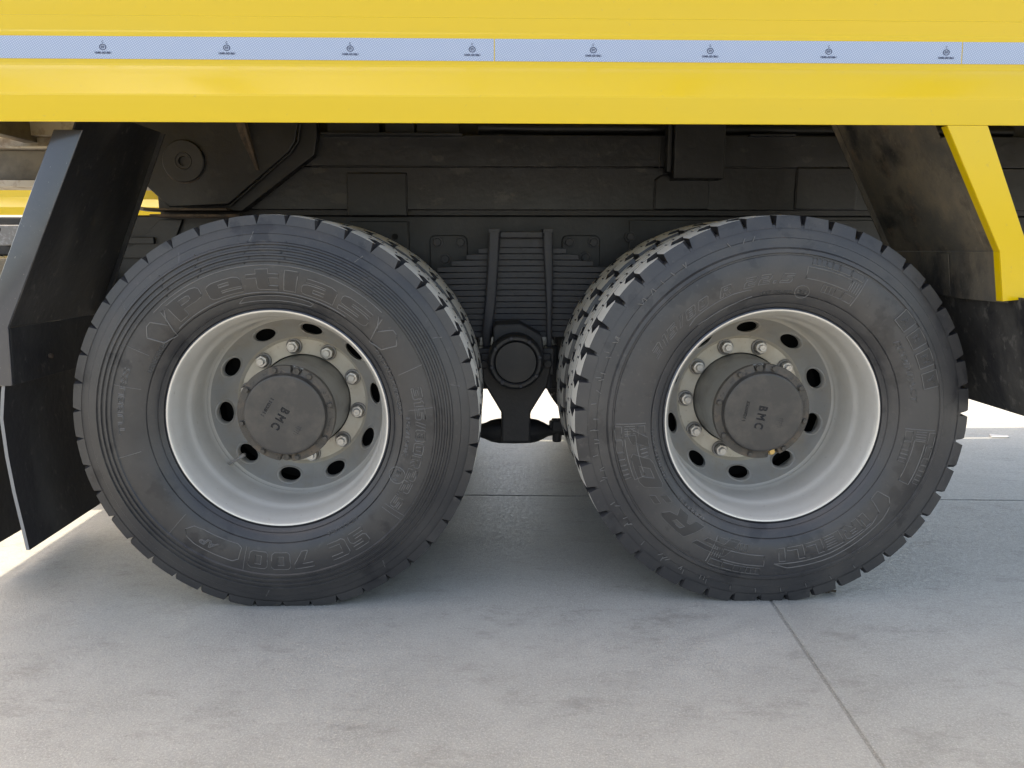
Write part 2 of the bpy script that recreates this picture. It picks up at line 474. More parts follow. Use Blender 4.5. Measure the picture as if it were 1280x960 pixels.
def tyre_mesh(kind, n_lug, gap, axle_h, foot=.513, flare=.16):
    mb = MB()
    p = prof_common(kind)
    mir = [(r, 2 * YC - y) for r, y in p][::-1]
    full = p + [(.522, YC)] + mir
    k0 = len(p)
    mats = [0] * (k0 - 2) + [1] * 4 + [0] * (k0 - 3)
    mats = (mats + [0] * len(full))[:len(full) - 1]
    mb.lathe(full, 288, mats=mats)
    pitch = 2 * PI / n_lug
    def block(poly, a0, r_bot, widen, outer=None):
        # poly: (s, y) with s in pitches; widen spreads the block's foot so that the gaps taper
        sc = sum(s for s, _ in poly) / len(poly)
        yc = sum(y for _, y in poly) / len(poly)
        top = []; bot = []
        for s, y in poly:
            a = a0 - s * pitch
            rt = crown(y)
            top.append((rt * math.cos(a), y, rt * math.sin(a)))
            s2 = sc + (s - sc) * widen; y2 = yc + (y - yc) * (1.0 + (widen - 1) * .5)
            rb = r_bot
            if outer is not None and outer(y):
                rb = foot; yf = side_y(p, foot) - .0012; y2 = yf if y < YC else 2 * YC - yf
                s2 = sc + (s - sc) * (widen + flare)
            a2 = a0 - s2 * pitch
            bot.append((rb * math.cos(a2), y2, rb * math.sin(a2)))
        n = len(poly)
        o = mb.add(bot + top, [], 0)
        for i in range(n):
            j = (i + 1) % n
            mb.f.append((o + i, o + j, o + n + j, o + n + i)); mb.m.append(1 if not (outer and outer(poly[i][1]) and outer(poly[j][1])) else 0)
        mb.f.append(tuple(o + n + i for i in range(n))); mb.m.append(2)
    e = 1 - gap - .04
    sh0 = [(.0, .0005), (e * .33, .0005), (e * .66, .0005), (e, .0005), (e + .08, .010), (e - .30, .042), (e - .10, .082), (e * .5, .085), (.05, .081), (-.03, .050)]
    def is_out(y): return y < .01 or y > 2 * YC - .01
    for i in range(n_lug):
        a0 = i * pitch
        sh = [(q + random.uniform(-.018, .018), w) for q, w in sh0]
        block(sh, a0, .519, 1.10 + gap * .25, is_out)
        block([(s, 2 * YC - y) for s, y in sh][::-1], a0 + pitch * .4, .519, 1.10, is_out)
        for q, (y0, y1) in enumerate(((.088, .113), (.1165, .1535), (.157, .182))):
            d = (.5, .15, .75)[q]
            c = .04 * (1 if q % 2 else -1)
            rib = [(.02, y0), (.5, y0 - .001), (.95, y0), (.98 + c, (y0 + y1) / 2), (.95, y1), (.5, y1 + .001), (.02, y1), (.05 + c, (y0 + y1) / 2)]
            block(rib, a0 + d * pitch, .519, 1.03)
    vs = []
    for x, y, z in mb.v:
        zf = -axle_h + .0012
        if z < zf + .012:                      # the loaded tyre is flat where it meets the ground
            z = max(zf, z) if z < zf else z
        vs.append((x, y, z))
    mb.v = vs
    return mb.mesh('tyre', [M['rubber' if kind == 'a' else 'rubber_b'], M['groove'], M['tread_top']], sharp=26, tri_ngons=True)

GL = {
 'P': (9, [[(0,0),(3,0),(3,3.5),(7,3.5),(8.4,4.1),(9,5.2),(9,8.2),(8.4,9.4),(7,10),(0,10)], [(3,5.5),(5.4,5.5),(6,6),(6,7.5),(5.4,8),(3,8)]]),
 'e': (9, [[(1.5,0),(9,0),(9,1.8),(3.4,1.8),(3.4,2.8),(9,2.8),(9,6),(8.5,7.2),(7.2,7.8),(1.8,7.8),(.5,7.2),(0,6),(0,1.6),(.5,.5)], [(3.2,4.6),(6,4.6),(6,6),(3.2,6)]]),
 't': (8, [[(3.2,0),(8,0),(8,1.9),(5.5,1.9),(5.5,5.8),(8,5.8),(8,7.7),(5.5,7.7),(5.5,10),(2.5,10),(2.5,7.7),(0,7.7),(0,5.8),(2.5,5.8),(2.5,.8)]]),
 'l': (3.2, [[(0,0),(3.2,0),(3.2,10),(0,10)]]),
 'a': (9, [[(1.2,0),(9,0),(9,6),(8.5,7.2),(7.2,7.8),(.8,7.8),(.8,6),(6,6),(6,5),(1.4,5),(.3,4.4),(0,3.6),(0,1.2),(.4,.4)], [(3,1.7),(6,1.7),(6,3.3),(3,3.3)]]),
 's': (9, [[(0,0),(7.4,0),(8.6,.5),(9,1.4),(9,3.4),(8.6,4.4),(7.4,4.8),(3,4.8),(3,6),(8.6,6),(8.6,7.8),(1.6,7.8),(.4,7.3),(0,6.4),(0,4.4),(.4,3.4),(1.6,3),(6,3),(6,1.8),(0,1.8)]]),
 'S': (9, [[(0,0),(7.8,0),(9,1.2),(9,4.6),(7.8,6),(3,6),(3,7.8),(8.6,7.8),(8.6,10),(1.2,10),(0,8.8),(0,5.2),(1.2,4),(6,4),(6,2.2),(0,2.2)]]),
 'C': (9, [[(1.2,0),(9,0),(9,2.3),(3,2.3),(3,7.7),(9,7.7),(9,10),(1.2,10),(0,8.8),(0,1.2)]]),
 '7': (9, [[(1.5,0),(4.8,0),(9,7),(9,10),(0,10),(0,7.4),(5.2,7.4)]]),
 '0': (9, [[(1.2,0),(7.8,0),(9,1.2),(9,8.8),(7.8,10),(1.2,10),(0,8.8),(0,1.2)], [(3,2.4),(6,2.4),(6,7.6),(3,7.6)]]),
 '3': (9, [[(0,0),(7.8,0),(9,1.2),(9,4.3),(8.3,5),(9,5.7),(9,8.8),(7.8,10),(0,10),(0,7.8),(6,7.8),(6,6.1),(2,6.1),(2,3.9),(6,3.9),(6,2.2),(0,2.2)]]),
 '1': (4, [[(1,0),(4,0),(4,10),(1.6,10),(0,8.4),(0,7),(1,7)]]),
 '5': (9, [[(0,0),(7.8,0),(9,1.2),(9,5),(7.8,6.2),(3,6.2),(3,7.8),(8.6,7.8),(8.6,10),(0,10),(0,4),(6,4),(6,2.2),(0,2.2)]]),
 '2': (9, [[(0,0),(9,0),(9,2.2),(3,2.2),(3,3.9),(7.8,3.9),(9,5.1),(9,8.8),(7.8,10),(0,10),(0,7.8),(6,7.8),(6,6.1),(1.2,6.1),(0,4.9)]]),
 '8': (9, [[(1.2,0),(7.8,0),(9,1.2),(9,4.3),(8.4,5),(9,5.7),(9,8.8),(7.8,10),(1.2,10),(0,8.8),(0,5.7),(.6,5),(0,4.3),(0,1.2)], [(3,2),(6,2),(6,4),(3,4)], [(3,6),(6,6),(6,8),(3,8)]]),
 '/': (5, [[(0,0),(2.4,0),(5,10),(2.6,10)]]),
 'R': (9.4, [[(0,0),(3,0),(3,3.4),(4,3.4),(6,0),(9.4,0),(7.2,3.8),(9,5.2),(9,8.6),(7.6,10),(0,10)], [(3,5.6),(6,5.6),(6,7.8),(3,7.8)]]),
 '.': (2.4, [[(0,0),(2.4,0),(2.4,2.4),(0,2.4)]]),
 ':': (2.6, [[(0,1.2),(2.6,1.2),(2.6,3.8),(0,3.8)], [(0,6.2),(2.6,6.2),(2.6,8.8),(0,8.8)]]),
 'F': (9, [[(0,0),(3,0),(3,4),(8,4),(8,6.2),(3,6.2),(3,7.7),(9,7.7),(9,10),(0,10)]]),
 'I': (3, [[(0,0),(3,0),(3,10),(0,10)]]),
 'E': (8.5, [[(0,0),(8.5,0),(8.5,2.2),(3,2.2),(3,4),(8,4),(8,6),(3,6),(3,7.8),(8.5,7.8),(8.5,10),(0,10)]]),
 'L': (8, [[(0,0),(8,0),(8,2.4),(3,2.4),(3,10),(0,10)]]),
 ' ': (5, []),
}
class Relief:
    """raised marks wrapped on to the sidewall: u runs clockwise along the tyre, v outward"""
    def __init__(self): self.mb = MB(); self.words = []
    def put(self, vs, fs, a_start, r_in, lift=.0004, m=0, seg=.008, rmid=None, zs=1.0):
        rmid = rmid or r_in
        bm = bmesh.new()
        bv = [bm.verts.new(v) for v in vs]
        for f in fs:
            try: bm.faces.new([bv[i] for i in f])
            except ValueError: pass
        if seg:
            x0 = min(v[0] for v in vs); x1 = max(v[0] for v in vs); y0 = min(v[1] for v in vs); y1 = max(v[1] for v in vs)
            for k in range(1, int((x1 - x0) / seg) + 1):
                bmesh.ops.bisect_plane(bm, geom=bm.verts[:] + bm.edges[:] + bm.faces[:], plane_co=(x0 + k * seg, 0, 0), plane_no=(1, 0, 0))
            for k in range(1, int((y1 - y0) / seg) + 1):
                bmesh.ops.bisect_plane(bm, geom=bm.verts[:] + bm.edges[:] + bm.faces[:], plane_co=(0, y0 + k * seg, 0), plane_no=(0, 1, 0))
        bm.verts.index_update()
        out = []
        for v in bm.verts:
            r = r_in + v.co.y
            a = a_start - v.co.x / rmid
            y = side_y(SMOOTH, r) - lift - .0004 - v.co.z * zs
            out.append((r * math.cos(a), y, r * math.sin(a)))
        self.mb.add(out, [tuple(v.index for v in f.verts) for f in bm.faces], m)
        bm.free()
    def text(self, body, a0, a1, r0, r1, w=.0011, filled=False, shear=0.0, spacing=1.0, m=0, offset=0.0):
        """letters between angles a0 > a1 (degrees, read clockwise) and radii r0 < r1"""
        keep, self.mb = self.mb, MB()
        rm = (r0 + r1) / 2
        width = R(a0 - a1) * rm; h = r1 - r0
        if filled:
            vs, fs = text_mesh(body, extrude=.5, shear=shear, spacing=spacing, offset=offset)
            vs = fit(vs, width, h)
            vs = [(x, y, (.0011 if z > 0 else -.001)) for x, y, z in vs]
            self.put(vs, fs, R(a0), r0, .0, m, .008, rm)
        else:
            vs, fs = text_mesh(body, outline=.020 if h > .03 else .034, shear=shear, spacing=spacing, offset=offset)
            zmax = max(abs(v[2]) for v in vs)
            vs = fit(vs, width, h)
            vs = [(x, y, z / zmax * w * 1.35) for x, y, z in vs]
            self.put(vs, fs, R(a0), r0, .0, m, .02 if h > .03 else 0, rm)
        self.words.append(self.mb); self.mb = keep
    def block(self, body, a0, a1, r0, r1, w=.0009, gap=1.6, shear=0.0, fill=False):
        """bold moulded letters: raised outline of each letter, each word one object"""
        keep, self.mb = self.mb, MB()
        x = 0; cs = []
        for ch in body:
            wd, cons = GL[ch]
            cs += [[(x + px + shear * py, py) for px, py in c] for c in cons]
            x += wd + gap
        tot = x - gap + shear * 10
        rm = (r0 + r1) / 2
        deg = lambda u: a0 + (a1 - a0) * u / tot
        rad = lambda v: r0 + (r1 - r0) * v / 10
        if fill:
            bm = bmesh.new()
            for c in cs:
                vv = [bm.verts.new((px / tot * R(a0 - a1) * rm, py / 10 * (r1 - r0), .0010)) for px, py in c]
                for i in range(len(vv)): bm.edges.new((vv[i], vv[(i + 1) % len(vv)]))
            bmesh.ops.triangle_fill(bm, use_beauty=True, use_dissolve=False, edges=bm.edges[:])
            bm.verts.index_update()
            vs = [tuple(v.co) for v in bm.verts]; fs = [tuple(v.index for v in f.verts) for f in bm.faces]
            bm.free()
            self.put(vs, fs, R(a0), r0, .0, 1, .009, rm)
        for c in cs:
            self.line([(deg(px), rad(py)) for px, py in c] + [(deg(c[0][0]), rad(c[0][1]))], w)
        self.words.append(self.mb); self.mb = keep
    def line(self, pts, w=.0011, m=0, step=.012, lift=.0006):
        """pts: (angle degrees, radius) polyline as a raised rib"""
        P = []
        for (a0, r0), (a1, r1) in zip(pts, pts[1:]):
            L = math.hypot(R(a1 - a0) * (r0 + r1) / 2, r1 - r0)
            n = max(1, int(L / step))
            for k in range(n):
                t = k / n
                P.append((a0 + (a1 - a0) * t, r0 + (r1 - r0) * t))
        P.append(pts[-1])
        path = []
        for a, r in P:
            y = side_y(SMOOTH, r) - lift
            path.append((r * math.cos(R(a)), y, r * math.sin(R(a))))
        self.mb.tube(path, w * 1.25, 5, m, caps=True)
    def rect(self, a0, a1, r0, r1, w=.001, m=0, lift=.0006):
        self.line([(a0, r0), (a1, r0), (a1, r1), (a0, r1), (a0, r0)], w, m, lift=lift)
    def pad(self, a0, a1, r0, r1, h=.0012, m=1):
        n = max(2, int(R(abs(a0 - a1)) * r0 / .007)); k = max(2, int((r1 - r0) / .007))
        vs = []; fs = []
        for i in range(n + 1):
            for j in range(k + 1):
                vs.append(((R(a0 - a1) * (r0 + r1) / 2) * i / n, (r1 - r0) * j / k, h))
        for i in range(n):
            for j in range(k):
                fs.append((i * (k + 1) + j, (i + 1) * (k + 1) + j, (i + 1) * (k + 1) + j + 1, i * (k + 1) + j + 1))
        self.put(vs, fs, R(a0), r0, 0, m, 0, (r0 + r1) / 2)

def wear_panel(rl, a0, d=1):
    """the block of ruled cells moulded four times round the second tyre"""
    s = d
    # outer row of small cells, middle window with bars, inner row of cells
    rl.line([(a0, .352), (a0, .432)], .0010)
    x = a0 - s * 1.0
    for w in (5.2, 4.6, 2.6, 2.2, 1.8, 1.8, 1.6):
        rl.rect(x, x - s * w * .92, .418, .436, .0008); x -= s * w
    rl.rect(a0 - s * 4.6, a0 - s * 22, .381, .411, .0010)
    for k in range(4):
        rl.line([(a0 - s * (.9 + 1.0 * k), .382), (a0 - s * (.9 + 1.0 * k), .410)], .0009)
    x = a0 - s * 1.0
    for w in (4.6, 3.6, 1.9, 1.8, 1.7):
        rl.rect(x, x - s * w * .9, .355, .374, .0008); x -= s * w

def letters_first():
    rl = Relief()
    rl.block('Petlas', 130, 46, .350, .402, w=.0010, gap=1.5, fill=True)
    # the jagged marks either side of the word
    for c, s in ((137.5, 1), (38.5, -1)):
        rl.line([(c + 6.5, .385), (c + 4.5, .345), (c - 1.5, .332), (c - 4.0, .377), (c - 4.6, .400), (c - 6.2, .398), (c - 2.5, .366), (c + 1.0, .402), (c + 3, .402), (c + 6.5, .385)] if s > 0 else
                [(c - 6.5, .385), (c - 4.5, .345), (c + 1.5, .332), (c + 4.0, .377), (c + 4.6, .400), (c + 6.2, .398), (c + 2.5, .366), (c - 1.0, .402), (c - 3, .402), (c - 6.5, .385)], .0012)
    rl.line([(133, .341), (110, .343), (80, .343), (55, .341)], .0011)
    rl.line([(135, .411), (110, .412), (80, .412), (45, .411)], .0010)
    rl.line([(104, .322), (103, .326), (101, .334), (80, .335), (72, .334), (70, .330), (71, .322), (90, .321), (104, .322)], .0009)
    rl.block('315/80R22.5', 14, -37, .372, .398, w=.0009)
    rl.block('SC 700', -53, -103, .360, .406, w=.0010, gap=2.2, fill=True)
    rl.text('AP', -116, -124, .372, .392, w=.0011, shear=.3)
    rl.line([(-107, .36), (-107, .392), (-109, .402), (-125, .402), (-129, .396), (-131, .382), (-129, .362), (-125, .356), (-109, .353), (-107, .36)], .0010)
    rl.text('TUBELESS', -176, -202, .388, .405, w=.0010)
    rl.text('RADIAL 315/80R22.5', 35, 3, .325, .337, w=.0008)
    rl.text('156/150K', 2, -16, .345, .357, w=.0008)
    rl.text('REGROOVABLE', -52, -68, .330, .341, w=.0008)
    rl.text('REINFORCED', -203, -219, .338, .349, w=.0008)
    rl.text('E11', -22, -27, .344, .356, w=.0009)
    c = -24.5
    rl.line([(c + 3.6 * math.cos(t * PI / 8), .350 + .0225 * math.sin(t * PI / 8)) for t in range(17)], .0010)
    for a in (5, 21, -38, -40, -105, -135, -168, 165, 150):
        rl.line([(a, .352 if a % 2 else .36), (a + .6, .425)], .0007)
    for a in (28, 12, 62, 95, 118, 141, -55, -95):
        rl.line([(a, .474), (a - 1.2, .497)], .0009)
    # wavy breaks across the ribs
    for a in (126, 113, 96, 84, 66, 57, 52):
        rl.line([(a + 1.5, .418), (a - .6, .432), (a + 1.0, .444), (a - 1.2, .462), (a - .2, .474)], .0013, m=1)
    return rl

def letters_second():
    rl = Relief()
    rl.block('315/80 R 22.5', 153, 86, .366, .390, w=.0008, shear=.4, gap=3.2)
    rl.block('FR:01', -103, -178, .348, .402, w=.0008, shear=.35, gap=2.6, fill=True)
    # long-topped P and the rest of the maker's name
    rl.block('IRELLI', -46, -86, .362, .399, w=.0009, gap=1.3)
    rl.line([(-34.5, .352), (-39, .352), (-41, .392), (-46, .403), (-66, .410), (-88, .405)], .0011)
    rl.line([(-34.5, .352), (-34, .386), (-37, .405), (-42, .414), (-66, .424), (-83, .420), (-88, .405)], .0011)
    for k, ch in enumerate('ARMY'):
        c = 39.4 - 8.1 * k
        rl.pad(c + 3.0, c - 3.0, .398, .440, .0012, 1)
        rl.rect(c + 3.0, c - 3.0, .398, .440, .0010, lift=.0016)
        rl.text(ch, c + 1.6, c - 1.6, .408, .430, w=.0021)
    rl.text('ECOIMPACT', 35, 7, .362, .378, w=.0011, shear=.15)
    wear_panel(rl, 181, -1); wear_panel(rl, 60, -1); wear_panel(rl, -4, 1); wear_panel(rl, -114, -1)
    rl.line([(134, .352), (130, .359), (112, .362), (104, .358)], .0009)
    rl.line([(131, .338), (126, .335), (112, .336), (104, .340)], .0009)
    rl.text('DOT 156/150K', 100, 86, .338, .347, w=.0007)
    rl.text('E3', 84, 80, .340, .350, w=.0008)
    c = 82
    rl.line([(c + 3.2 * math.cos(t * PI / 8), .345 + .0165 * math.sin(t * PI / 8)) for t in range(17)], .0008)
    rl.text('ALL STEEL RADIAL', -150, -176, .328, .337, w=.0007)
    rl.text('TUBELESS', -122, -140, .328, .337, w=.0007)
    for k in range(18):
        a = 158 + k * 8.37
        rl.line([(a, .486), (a + .4, .499)], .0011)
    for k in range(40):
        a = random.uniform(100, 250)
        rl.line([(a, .478), (a + random.uniform(-1, 1), .490)], .0010)
    return rl

# ------------------------------------------------------------------ wheels
RIM = [(.2965, .018), (.2995, .012), (.3000, .006), (.2985, .001), (.2945, -.0015), (.2905, -.0005), (.2875, .004), (.2850, .012), (.2815, .022), (.2780, .032),
       (.2755, .048), (.2740, .066), (.2725, .078), (.2690, .086), (.2655, .092), (.2640, .102), (.2630, .130), (.2622, .170), (.2618, .186),
       (.2590, .190), (.2575, .194), (.2590, .199), (.2612, .202), (.2612, .30)]

def rim_mesh():
    mb = MB()
    mb.lathe(RIM, 160, mats=[2] * 4 + [0] * (len(RIM) - 5))
    # disc: solid bands, then a ring of ten sectors each with an oval opening
    outer = [(.2612, .196), (.2585, .2035), (.2530, .2085)]
    mb.lathe(outer, 160, 0)
    ring_a = (.2530, .2085); ring_b = (.1960, .2770)
    def ring_pt(t, ang):
        # slightly dished cone between ring_a and ring_b
        r = ring_a[0] + (ring_b[0] - ring_a[0]) * t
        y = ring_a[1] + (ring_b[1] - ring_a[1]) * t + .010 * math.sin(PI * t)
        return (r * math.cos(ang), y, r * math.sin(ang))
    n_in = 32
    for s in range(10):
        ac = 2 * PI * (s + .5) / 10
        half = PI / 10
        loops = []
        # square outline walked in 32 steps
        sq = []
        per = 8
        for k in range(per): sq.append((-1 + 2 * k / per, -1))
        for k in range(per): sq.append((1, -1 + 2 * k / per))
        for k in range(per): sq.append((1 - 2 * k / per, 1))
        for k in range(per): sq.append((-1, 1 - 2 * k / per))
        def hole(rs, k):
            u, v = sq[k]
            a = math.atan2(v, u)
            return (rs * .142 * math.cos(a), .49 + rs * .30 * math.sin(a))      # angle offset, t
        o = len(mb.v)
        rows = []
        rows.append([ring_pt((v + 1) / 2, ac + u * half) for u, v in sq])
        for rs, lift in ((1.22, 0), (1.14, .0035), (1.06, .0045), (1.0, .003)):
            row = []
            for k in range(32):
                da, t = hole(rs, k)
                x, y, z = ring_pt(t, ac + da)
                row.append((x, y - lift, z))
            rows.append(row)
        row = []
        for k in range(32):
            da, t = hole(.98, k)
            x, y, z = ring_pt(t, ac + da)
            row.append((x, y + .014, z))
        rows.append(row)
        for rw in rows: mb.v += rw
        for q in range(len(rows) - 1):
            for k in range(32):
                k2 = (k + 1) % 32
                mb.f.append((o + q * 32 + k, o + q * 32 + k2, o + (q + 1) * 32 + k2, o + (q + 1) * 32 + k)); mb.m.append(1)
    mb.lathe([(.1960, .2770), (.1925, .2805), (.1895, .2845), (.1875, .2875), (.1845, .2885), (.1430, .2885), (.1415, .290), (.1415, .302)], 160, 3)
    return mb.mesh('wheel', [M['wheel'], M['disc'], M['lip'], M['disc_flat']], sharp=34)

def nut_mesh():
    mb = MB()
    mb.lathe([(.0001, 0.0), (.0235, 0.0), (.0245, -.002), (.0245, -.0035), (.023, -.0062), (.0195, -.0068), (.0195, -.0085), (.0175, -.0035), (.012, -.0035)], 24, 1)
    hexa = [(.0178 * math.cos(PI / 3 * k), .0178 * math.sin(PI / 3 * k)) for k in range(6)]
    def ring(sc, y, n=24):
        # hexagon blended to a circle: gives the chamfered corners
        out = []
        for k in range(n):
            a = 2 * PI * k / n
            hr = .0154 / math.cos(((a + PI / 6) % (PI / 3)) - PI / 6)
            out.append((min(hr, sc) * math.cos(a), y, min(hr, sc) * math.sin(a)))
        return out
    rows = [ring(.02, -.0088), ring(.02, -.0265), ring(.0166, -.0285), ring(.0125, -.0290), ring(.0105, -.0290), ring(.0105, -.0375), ring(.0090, -.0395), ring(.0035, -.0395), ring(.003, -.0390), ring(.0002, -.0390)]
    o = len(mb.v)
    for rw in rows: mb.v += rw
    for q in range(len(rows) - 1):
        for k in range(24):
            k2 = (k + 1) % 24
            mb.f.append((o + q * 24 + k, o + q * 24 + k2, o + (q + 1) * 24 + k2, o + (q + 1) * 24 + k)); mb.m.append(0)
    return mb.mesh('wheel_nut', [M['nut'], M['washer']], sharp=30)

def cap_bolt_mesh(r, h, mm, name):
    mb = MB()
    mb.lathe([(r * 1.25, 0), (r * 1.25, -.0015), (r, -.002)], 18, 0)
    hx = [(r * math.cos(PI / 3 * k), r * math.sin(PI / 3 * k)) for k in range(6)]
    mb.prism(hx, -.0015, -h)
    return mb.mesh(name, mm, bevel=.0008, sharp=30)

def hub_mesh():
    mb = MB()
    mb.lathe([(.1385, .302), (.1375, .270), (.1350, .235), (.1330, .200), (.1320, .150), (.1318, .118), (.1335, .110), (.1350, .1035), (.1345, .101), (.10, .101)], 128, 0)
    return mb.mesh('hub', M['hub'], sharp=34)

def cap_mesh():
    mb = MB()
    n = 144
    # flange ring with two notches (at +90 and about -90 degrees in the cap's own frame)
    notch = [(R(90), R(6.2)), (R(-78), R(6.5))]
    prof_r = [(.1362, .1025), (.1366, .0990), (.1366, .0870), (.1352, .0850), (.1180, .0848), (.1155, .0835)]
    rest = [(.1135, .0800), (.1125, .0700), (.1110, .0672), (.1085, .0662), (.1040, .0660), (.05, .0658), (.0004, .0657)]
    prof = prof_r + rest
    k = len(prof)
    o = len(mb.v)
    for i in range(n):
        a = 2 * PI * i / n
        inn = any(abs((a - c + PI) % (2 * PI) - PI) < w for c, w in notch)
        for j, (r, y) in enumerate(prof):
            if inn and j in (1, 2, 3): r2, y2 = (.1230, y + (.010 if j == 3 else 0))
            elif inn and j in (4, 5): r2, y2 = (min(r, .116), y)
            else: r2, y2 = r, y
            mb.v.append((r2 * math.cos(a), y2, r2 * math.sin(a)))
    for i in range(n):
        i2 = (i + 1) % n
        for j in range(k - 1):
            mb.f.append((o + i * k + j, o + i2 * k + j, o + i2 * k + j + 1, o + i * k + j + 1)); mb.m.append(1 if j < 5 else 0)
    return mb

def on_cap(mb, vs, fs, cx, cz, ang, h, y, m):
    c, s = math.cos(ang), math.sin(ang)
    # x to the right, z up, seen from -y
    out = []
    for x, v, z in vs:
        out.append((cx + x * c - v * s, y - z, cz + x * s + v * c))
    mb.add(out, fs, m)

def make_cap(number):
    mb = cap_mesh()
    dirn = R(-107)
    def put(body, cx, cz, w, h, stroke, m, height):
        vs, fs = text_mesh(body, outline=stroke)
        zm = max(abs(v[2]) for v in vs)
        vs = fit(vs, w, h)
        vs = [(x - w / 2, v - h / 2, z / zm * height) for x, v, z in vs]
        on_cap(mb, vs, fs, cx, cz, dirn, h, .0657, m)
    put('B M C', -.009, -.013, .066, .026, .04, 2, .0014)
    put(number, -.050, .010, .058, .010, .05, 0, .0009)
    # small foundry strokes on the far side of the name
    for q in range(5):
        u = -.012 + q * .006
        p0 = Vector((.044 + u * math.cos(dirn), .0656, -.034 + u * math.sin(dirn)))
        dv = Vector((-math.sin(dirn), 0, math.cos(dirn))) * (.010 if q % 2 else .006)
        mb.tube([p0 - dv, p0 + dv], .0008, 5, 0)
    p0 = Vector((.048, .0656, -.034)); dv = Vector((math.cos(dirn), 0, math.sin(dirn))) * .014
    mb.tube([p0 - dv, p0 + dv], .0008, 5, 0)
    return mb.mesh('hub_cap', [M['cap'], M['cap_ring'], M['engrave']], sharp=34, recalc=True)

def drum_mesh():
    mb = MB()
    mb.lathe([(.10, .345), (.2605, .345), (.2605, .352), (.21, .36), (.208, .62), (.10, .62)], 64, 0)
    return mb.mesh('brake_drum', M['void'], sharp=34)
def inner_rim_mesh():
    mb = MB()
    mb.lathe([(.297, .362), (.299, .354), (.295, .350), (.287, .352), (.275, .375), (.262, .44), (.258, .52), (.262, .58), (.280, .605), (.298, .61)], 96, 0)
    return mb.mesh('inner_rim', M['void'], sharp=34)

AX = 0.5307
ME = dict(rim=rim_mesh(), nut=nut_mesh(), bolt=cap_bolt_mesh(.0072, .008, M['cap_ring'], 'cap_bolt'), plug=cap_bolt_mesh(.0105, .010, M['cap_ring'], 'drain_plug'),
          brass=cap_bolt_mesh(.0085, .008, M['brass'], 'drain_plug'), hub=hub_mesh(), drum=drum_mesh(), inner=inner_rim_mesh())
tyre_a = tyre_mesh('a', 43, .15, AX, .514, .10)
tyre_b = tyre_mesh('b', 43, .20, AX, .506, .05)

def make_wheel(parent, loc, tyre_me, relief, number, nut_a, cap_a, valve, brass, label):
    w = link('wheel', ME['rim'].copy(), parent, loc)
    # the disc's openings lie midway between the nuts
    rim_turn = nut_a
    def turned(me, a):
        c, s = math.cos(a), math.sin(a)
        me.transform(__import__('mathutils').Matrix(((c, 0, -s, 0), (0, 1, 0, 0), (s, 0, c, 0), (0, 0, 0, 1))))
    turned(w.data, rim_turn)
    w['label'] = label
    link('tyre', tyre_me, w)
    o = link('tyre', tyre_me, w, (0, .35, 0)); o['label'] = 'inner tyre of the twin pair'
    if relief:
        for q in relief.words: q.build('raised_lettering', [M['rubber_rib'], M['rubber_smooth']], w, sharp=50)
        relief.mb.build('moulded_ribs', [M['rubber_rib'], M['rubber_smooth']], w, sharp=50)['kind'] = 'stuff'
    link('hub', ME['hub'], w)
    cap = link('hub_cap', make_cap(number), w); cap.rotation_euler = (0, -cap_a, 0)
    for k in range(10):
        a = nut_a + k * 2 * PI / 10
        link('wheel_nut', ME['nut'], w, (.1675 * math.cos(a), .2885, .1675 * math.sin(a)), (0, random.uniform(0, 1), 0))
    for k in range(8):
        a = cap_a + R(72.0 + 45 * k)
        link('cap_bolt', ME['bolt'], w, (.1262 * math.cos(a), .0849, .1262 * math.sin(a)), (0, random.uniform(0, 1), 0))
    for q, (da, r) in enumerate(((90, .1235), (-78, .1235))):
        a = cap_a + R(da)
        me = ME['brass'] if (q and brass) else ME['plug']
        o = link('drain_plug', me, w, (r * math.cos(a), .0945 if not (q and brass) else .092, r * math.sin(a)))
        if q and brass: o['label'] = 'brass drain plug'
    link('brake_drum', ME['drum'], w)
    link('inner_rim', ME['inner'], w)
    if valve is not None:
        mb = MB()
        a = valve
        p = lambda r, da, y: (r * math.cos(a + R(da)), y, r * math.sin(a + R(da)))
        mb.tube([p(.262, 0, .178), p(.255, .4, .172), p(.216, 2, .165)], .0042, 10)
        mb.tube([p(.216, 2, .165), p(.212, 2.2, .1645), p(.200, 2.8, .1635)], [.0052, .0056, .0052], 10)
        mb.build('valve_stem', M['washer'], w)
    return w

# ------------------------------------------------------------------ the truck
truck = thing('dump_truck', 'yellow dump truck seen side on at its two rear axles with black mudguards', 'truck')
w1 = make_wheel(truck, (-.577, 0, AX), tyre_a, letters_first(), '1103811', 2.3245, R(-15.4), R(220), False, 'front one of the two rear wheels')
w2 = make_wheel(truck, (.7584, 0, AX), tyre_b, letters_second(), '33369211', -1.8938, R(5.4), None, True, 'rearmost wheel')

def copy_tree(o, parent, skip=()):
    c = o.copy(); col.objects.link(c); c.parent = parent
    for ch in list(o.children):
        if ch.name.split('.')[0] in skip: continue
        copy_tree(ch, c, skip)
    return c
SKIP_FAR = ('raised_lettering', 'moulded_ribs', 'cap_bolt', 'drain_plug', 'valve_stem', 'brake_drum', 'inner_rim')
for w in (w1, w2):
    c = copy_tree(w, truck, SKIP_FAR)
    c.location = (w.location.x, 2.40, AX)
    c.rotation_euler = (0, 0, PI)
    c['label'] = 'wheel on the far side'

